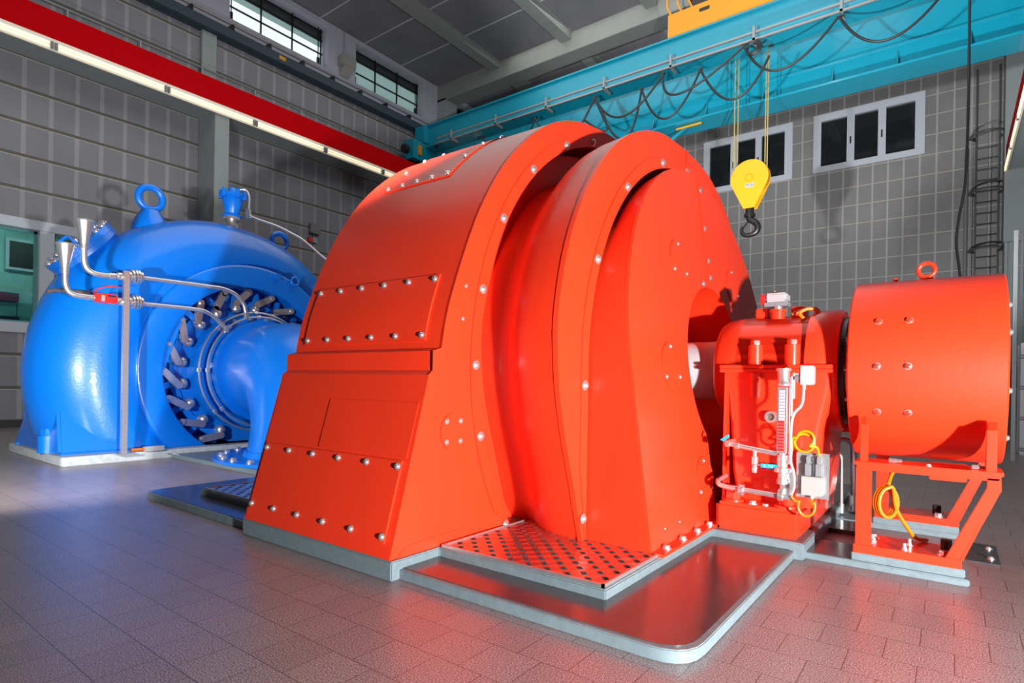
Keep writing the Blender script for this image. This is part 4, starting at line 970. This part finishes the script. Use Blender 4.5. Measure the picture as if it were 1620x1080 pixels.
for pts_,lab in (([(200,437),(230,440),(300,449),(352,456),(372,464),(386,480),(390,498)],'upper long feed pipe running from the funnel to the ring pipes'),([(200,477),(230,481),(300,488),(322,491),(335,498),(352,514),(358,520)],'lower long feed pipe running from the red valve box to the ring pipes')):
    t=thing('feed_pipe',at(*pts_[0],x=XF),lab,'pipe')
    MB().tube(fillet([at(u,v,x=XF) for u,v in pts_],.06,3),.026,12).build('tube',STEEL,t)
    e=at(*pts_[-1],x=XF); MB().cyl(e+Vector((0,0,.03)),e-Vector((0,0,.05)),.036,n=6).build('end_nut',CHROME,t)
t=thing('stand_pipe',(XF,2.66,.1),'upright square steel post carrying the two funnels','post')
a=at(189,428,x=XF); MB().box((XF+.02,2.632,.105),(XF+.07,2.692,a.z)).build('post',STEEL,t); MB().box((XF-.02,2.57,.10),(XF+.12,2.76,.112)).build('foot_plate',STEEL,t)
t=thing('valve_box',at(165,470,x=XF),'bright red valve box on the lower funnel pipe','box')
p0=at(149,463,x=XF); p1=at(184,481,x=XF); MB().box((XF-.04,p0.y,p1.z),(XF+.05,p1.y,p0.z)).build('body',REDP,t,bevel=.01)
p0=at(158,467,x=XF); p1=at(163,477,x=XF); MB().box((XF+.05,p0.y,p1.z),(XF+.056,p1.y,p0.z)).build('label_plate',WHITE,t)
p0=at(168,467,x=XF); p1=at(180,471,x=XF); MB().box((XF+.05,p0.y,p1.z),(XF+.06,p1.y,p0.z)).build('dark_window',BLACK,t)
MB().tube(smooth_path([at(148,463,x=XF),at(155,457,x=XF),at(172,453,x=XF),at(190,455,x=XF)],4),.008,6).build('red_wire',REDP,t)
o=MB().tube([at(74,461,x=-8.2),at(90,459,x=-8.2),at(142,463,x=-8.0)],.022,8).build('drip_rail',BRONZE); tag(o,'short brown rail sticking out beside the lower funnel','rail')
# bits on the slab
t=thing('hand_pump',(XF+.1,2.95,.1),'small white and orange hand tool on the slab edge','tool')
a=at(200,706,y=2.8); MB().box((-7.76,2.90,.10),(-7.68,3.12,.16)).build('body',WHITE,t,bevel=.006); MB().cyl((-7.72,2.76,.13),(-7.72,2.90,.13),.018).build('handle',CABO,t)
t=thing('wire_bracket',(-7.6,3.25,0),'small bent wire bracket at the foot of the blue ring','bracket')
w0=[Vector((-7.64,3.14,.06)),Vector((-7.60,3.30,.002+.01)),Vector((-7.52,3.32,.012)),Vector((-7.56,3.16,.065))]
MB().tube(w0,.008,6,closed=True).build('wire',CHROME,t)

# ================================================================== CRANE
C=thing('bridge_crane',(-6,13.6,8),'teal blue overhead bridge crane girders spanning the hall','crane')
Y1=12.9
MB().box((-13.3,Y1,8.36),(1.1,Y1+.42,8.98)).box((-13.3,Y1-.08,8.98),(1.1,Y1+.5,9.02)).box((-13.3,Y1-.05,8.34),(1.1,Y1+.47,8.37)).build('near_girder',TEAL,C)
fgm=MB().box((-13.3,14.55,7.72),(1.1,14.95,9.0)).box((-13.3,14.33,7.68),(1.1,15.1,7.73)).box((-13.3,14.50,8.22),(1.1,14.55,8.24)); fgm.build('far_girder',TEAL,C)
for x in (-12,-10.6,-9.2,-7.8,-6.4,-5.0,-3.65,-2.2,-1.0,.2): MB().prism([(x,14.55,7.73),(x,14.36,7.73),(x,14.50,8.05),(x,14.55,8.05)],(.03,0,0)).build('stiffener',TEAL,C)
MB().box((-13.75,12.3,7.86),(-13.25,15.4,8.45)).box((-13.62,12.7,8.45),(-13.2,15.1,8.99)).build('end_carriage',TEAL,C,bevel=.01)
MB().box((1.05,12.3,7.86),(1.45,15.4,8.45)).box((1.0,12.7,8.45),(1.4,15.1,8.99)).build('end_carriage',TEAL,C,bevel=.01)
MB().cyl((-13.5,12.12,8.15),(-13.5,12.3,8.15),.12).build('buffer',BLACK,C); MB().box((-13.25,12.5,8.0),(-13.2,12.62,8.3)).build('warning_plate',ORY,C)
for y in (12.7,15.0): MB().cyl((-13.62,y,7.84),(-13.38,y,7.84),.13,n=20).build('wheel',DARKM,C)
# festoon rails
for z,y in ((8.40,12.66),(8.23,12.62)): MB().box((-12.6,y-.02,z-.02),(1.05,y+.02,z+.02)).build('festoon_rail',RAILG,C)
for x in [-12,-10.3,-8.6,-6.9,-5.2,-3.4,-1.8,-.1]: MB().box((x,12.60,8.20),(x+.05,12.92,8.26)).box((x,12.6,8.22),(x+.05,12.64,8.5)).build('rail_bracket',RAILG,C)
hang=[(690,232),(764,218),(847,187),(941,154),(1015,141),(1049,117),(1108,110),(1177,73),(1220,72),(1328,27),(1485,-2)]
loops=[((764,218),(805,250),(847,187)),((847,187),(890,225),(941,154)),((941,154),(985,220),(1015,141)),((925,190),(960,205),(941,154)),((1015,141),(1055,187),(1108,110)),((941,154),(985,184),(1049,117)),((1049,117),(1075,148),(1177,73)),((1108,110),(1160,157),(1217,88)),((1177,73),(1235,110),(1325,28)),((1328,27),(1395,65),(1485,-2))]
for i,(a,b_,c_) in enumerate(loops):
    A_=at(*a,y=12.6); B_=at(*c_,y=12.6); M_=at(*b_,y=12.6)
    pts=[]
    for j in range(17):
        t_=j/16; q=2*M_-(A_+B_)/2; pts.append((1-t_)**2*A_+2*t_*(1-t_)*q+t_*t_*B_)
    o=MB().tube(pts,.026,8).build('festoon_cable',BLACK); tag(o,'black festoon cable hanging in a loop under the teal crane rail','cable','festoon cable loops on the crane')
for u,v in hang: MB().box(at(u,v-4,y=12.62)-Vector((.04,.03,.03)),at(u,v+3,y=12.62)+Vector((.04,.03,.03))).build('cable_trolley',DARKM,C)
m=MB()
for k in range(3): m.tube(arc((-3.38+.02*k,12.55,8.02),.10+.02*k,0,2*PI,20,'xz')[:-1],.02,6,closed=True)
for v in m.v: pass
o=m.build('cable_coil',BLACK); tag(o,'short black bundled cable coil hanging above the yellow hook ropes','cable')
# vertical stretched coil
# trolley
TR=thing('crane_trolley',(-4.3,13.4,9.05),'yellow crane trolley riding on the teal girders','trolley')
MB().box((-5.37,12.88,9.06),(-2.4,12.96,9.60)).build('side_frame',ORY,TR,bevel=.008)
MB().box((-5.37,14.8,9.06),(-2.4,14.88,9.60)).build('side_frame',ORY,TR,bevel=.008)
MB().box((-5.37,12.96,9.3),(-5.25,14.8,9.6)).box((-2.5,12.96,9.3),(-2.4,14.8,9.6)).build('cross_beam',ORY,TR)
MB().lathe((-4.6,12.96,9.9),(-4.6,14.7,9.9),[(0,.35),(1.74,.35)],24).build('rope_drum',DARKM,TR)
MB().box((-4.63,12.872,9.40),(-4.40,12.884,9.48)).build('slot',BLACK,TR,bevel=.02)
for x in (-5.30,-5.05,-4.8): MB().tube(fillet([(x,12.9,9.58),(x-.10,12.9,9.8),(x-.10,12.9,10.4)],.05),.025,6).build('guard_post',ORY,TR)
for x in (-5.1,-2.7): MB().cyl((x,12.97,9.14),(x,13.1,9.14),.11,n=16).build('wheel',DARKM,TR)
# hook block
HK=thing('hook_block',(-3.69,13.7,4.5),'yellow crane hook block hanging over the hall with a black hook','hook')
yk=13.7; hc=Vector((-3.69,yk,5.70)); 
body=[(hc.x+.41*math.cos(R(a)),hc.z+.41*math.sin(R(a))) for a in range(-25,206,11)]+[(hc.x-.12,hc.z-.68),(hc.x+.12,hc.z-.68)]
MB().prism([(x,yk-.10,z) for x,z in body],(0,.02,0)).build('cheek_plate',YEL,HK,bevel=.006); MB().prism([(x,yk+.10,z) for x,z in body],(0,.02,0)).build('cheek_plate',YEL,HK,bevel=.006)
MB().lathe((hc.x,yk-.08,hc.z),(hc.x,yk+.10,hc.z),[(0,.40),(.18,.40)],36).build('sheave_guard',YEL,HK)
MB().lathe((hc.x,yk-.13,hc.z),(hc.x,yk,hc.z),[(0,.07),(.03,.09)],20).build('axle_cap',YEL,HK)
for a in (20,90,160,215,-35): MB().cyl((hc.x+.36*math.cos(R(a)),yk-.115,hc.z+.36*math.sin(R(a))),(hc.x+.36*math.cos(R(a)),yk-.10,hc.z+.36*math.sin(R(a))),.025,n=6).build('bolt',YEL,HK)
lp=MB().box((hc.x-.08,yk-.108,hc.z-.22),(hc.x+.10,yk-.10,hc.z-.12)).build('label_plate',WHITE,HK); text('lettering','TC A',.07,BLACK,Vector((hc.x+.01,yk-.1095,hc.z-.17)),Matrix.Rotation(PI/2,3,'X'),lp)
MB().cyl((hc.x,yk,hc.z-.62),(hc.x,yk,hc.z-.80),.09).cyl((hc.x,yk,hc.z-.80),(hc.x,yk,hc.z-.86),.12).build('swivel',DARKM,HK)
hp=[(0,-.80),(0,-.90),(.05,-.95),(.14,-1.02),(.18,-1.12),(.14,-1.22),(.03,-1.27),(-.10,-1.26),(-.17,-1.18),(-.15,-1.06)]
MB().tube(smooth_path([(hc.x+a,yk,hc.z+b_) for a,b_ in hp],4),[.075-.045*(i/36)**2 for i in range(37)],10).build('hook',DARKM,HK)
MB().bar((hc.x+.02,yk,hc.z-.88),(hc.x-.14,yk,hc.z-1.10),.03).build('safety_latch',DARKM,HK)
for x in (-.36,-.30,.30,.36): 
    MB().cyl((hc.x+x,yk+(.03 if abs(x)<.33 else -.03),hc.z+.05),(hc.x+x,yk+(.03 if abs(x)<.33 else -.03),9.7),.013,n=6).build('rope',mat('rope',(.35,.27,.10),.5) if x==-.36 else bpy.data.materials['rope'],HK)
# small access ladder brace under the crane girder behind the generator
o=thing('crane_brace',(-5.0,14.6,7.4),'teal diagonal brace with a yellow bar under the crane girder','brace')
MB().bar(at(1062,222,y=14.6),at(1090,198,y=14.6),.06).build('brace_bar',TEAL,o); MB().bar(at(1070,205,y=14.5),at(1110,194,y=14.5),.04).build('yellow_bar',YEL,o)
# pendant cable
yp=9.0
pc=[at(1535,-60,y=yp),at(1534,0,y=yp),at(1533,100,y=yp),at(1531,200,y=yp),at(1527,290,y=yp),at(1517,345,y=yp),at(1513,385,y=yp),at(1518,428,y=yp),at(1521,470,y=yp),at(1520,560,y=yp)]
PC=thing('pendant_cable',pc[-1],'long black control cable hanging down behind the orange drum','cable')
top=Vector((pc[0].x+.02,yp,8.0)); 
MB().tube(smooth_path([Vector((pc[0].x+.05,12.3,8.33)),Vector((pc[0].x+.03,10.5,8.0)),Vector((pc[0].x+.01,9.3,7.4))]+pc,4),.015,8).build('cable',BLACK,PC)
MB().box(pc[-1]+Vector((-.05,-.04,-.3)),pc[-1]+Vector((.05,.04,0))).build('pendant',YEL,PC)
# ladder on the back wall
LD=thing('wall_ladder',(.75,YB-.2,0),'dark caged ladder on the back wall at the right','ladder')
yl=YB-.12; xa,xb=.50,1.03
for x in (xa,xb): MB().bar((x,yl,.05),(x+0,yl,10.55),.045,.04).build('stile',LADG,LD)
RUNG=MB().cyl((xa,0,0),(xb,0,0),.018,n=6).mesh('rung'); RUNG.materials.append(LADG)
for k in range(25):
    o=bpy.data.objects.new('rung',RUNG); COL.objects.link(o); o.parent=LD; o.location=Vector((0,yl,.4+k*.325))-Vector(LD.location)
for z in (8.45,6.75+.05,5.1,3.4,1.9):
    pts=[Vector((xa,yl,z))]+[Vector(((xa+xb)/2-.42*math.cos(t_),yl-.25-.55*math.sin(t_),z)) for t_ in [PI*k/10 for k in range(11)]]+[Vector((xb,yl,z))]
    MB().tube(pts,.03,6).build('cage_hoop',LADG,LD)
for a in (25,90,155):
    x=(xa+xb)/2-.42*math.cos(R(a)); y=yl-.25-.55*math.sin(R(a)); MB().bar((x,y,1.9),(x,y,8.45),.035,.015).build('cage_strap',LADG,LD)
MB().cyl((.28,YB-.06,.1),(.28,YB-.06,8.3),.05,n=10).build('conduit',GREYM,LD)
# objects at the far right
t=thing('wire_fence',(1.3,11,0),'tall grey wire mesh panel at the right edge behind the drum','fence')
for x in (.715,1.88): MB().bar((x,11,0),(x,11,3.3),.05).build('post',GREYM,t)
m=MB()
for k in range(8): m.bar((.715,11,.15+k*.44),(1.88,11,.15+k*.44),.022)
for k in range(11): m.bar((.78+k*.105,11,0.1),(.78+k*.105,11,3.25),.012)
m.build('mesh',LADG,t)
t=thing('switch_cabinet',(1.4,12.2,0),'pale grey cabinet with glass door behind the wire mesh','cabinet')
MB().box((.86,12.0,0),(1.9,12.6,1.75)).build('body',FRAMEG,t,bevel=.01); MB().box((.95,11.97,.3),(1.8,12.0,1.6)).build('door',GLASSD,t)
# ================================================================== LIGHT
wd=bpy.data.worlds.new('world'); scn.world=wd; wd.use_nodes=True; wd.node_tree.nodes['Background'].inputs[0].default_value=(.75,.85,1,1); wd.node_tree.nodes['Background'].inputs[1].default_value=.6
def spot(name,loc,tgt,w,size,ang=120,blend=.6,col=(1,1,1)):
    l=bpy.data.lights.new(name,'SPOT'); l.energy=w; l.shadow_soft_size=size; l.spot_size=R(ang); l.spot_blend=blend; l.color=col
    o=bpy.data.objects.new(name,l); COL.objects.link(o); o.location=loc; o.rotation_euler=(Vector(tgt)-Vector(loc)).to_track_quat('-Z','Y').to_euler(); return o
def area(name,loc,tgt,w,sx,sy,col=(1,1,1)):
    l=bpy.data.lights.new(name,'AREA'); l.energy=w; l.shape='RECTANGLE'; l.size=sx; l.size_y=sy; l.color=col
    o=bpy.data.objects.new(name,l); COL.objects.link(o); o.location=loc; o.rotation_euler=(Vector(tgt)-Vector(loc)).to_track_quat('-Z','Y').to_euler(); return o
spot('flash_right',(2.6,.5,.62),(-1.4,3.6,1.5),2600,.09,104,.7)
spot('flash_left',(-4.7,-.2,1.2),(-9.8,4.0,2.2),700,.12,112)
spot('flash_back',(-4.22,.3,2.05),(-2.0,20,15.6),5500,.18,58,.5)
spot('flash_far',(-.9,7.6,.5),(-2.6,22,9.3),3000,.15,64,.5)
area('hall_light',(-6,9,10.6),(-6,10,0),480,10,14,(1,.97,.93))
scn.view_settings.view_transform='Standard'; scn.view_settings.look='None'; scn.view_settings.gamma=1; scn.view_settings.exposure=.35
scn.view_settings.use_curve_mapping=False
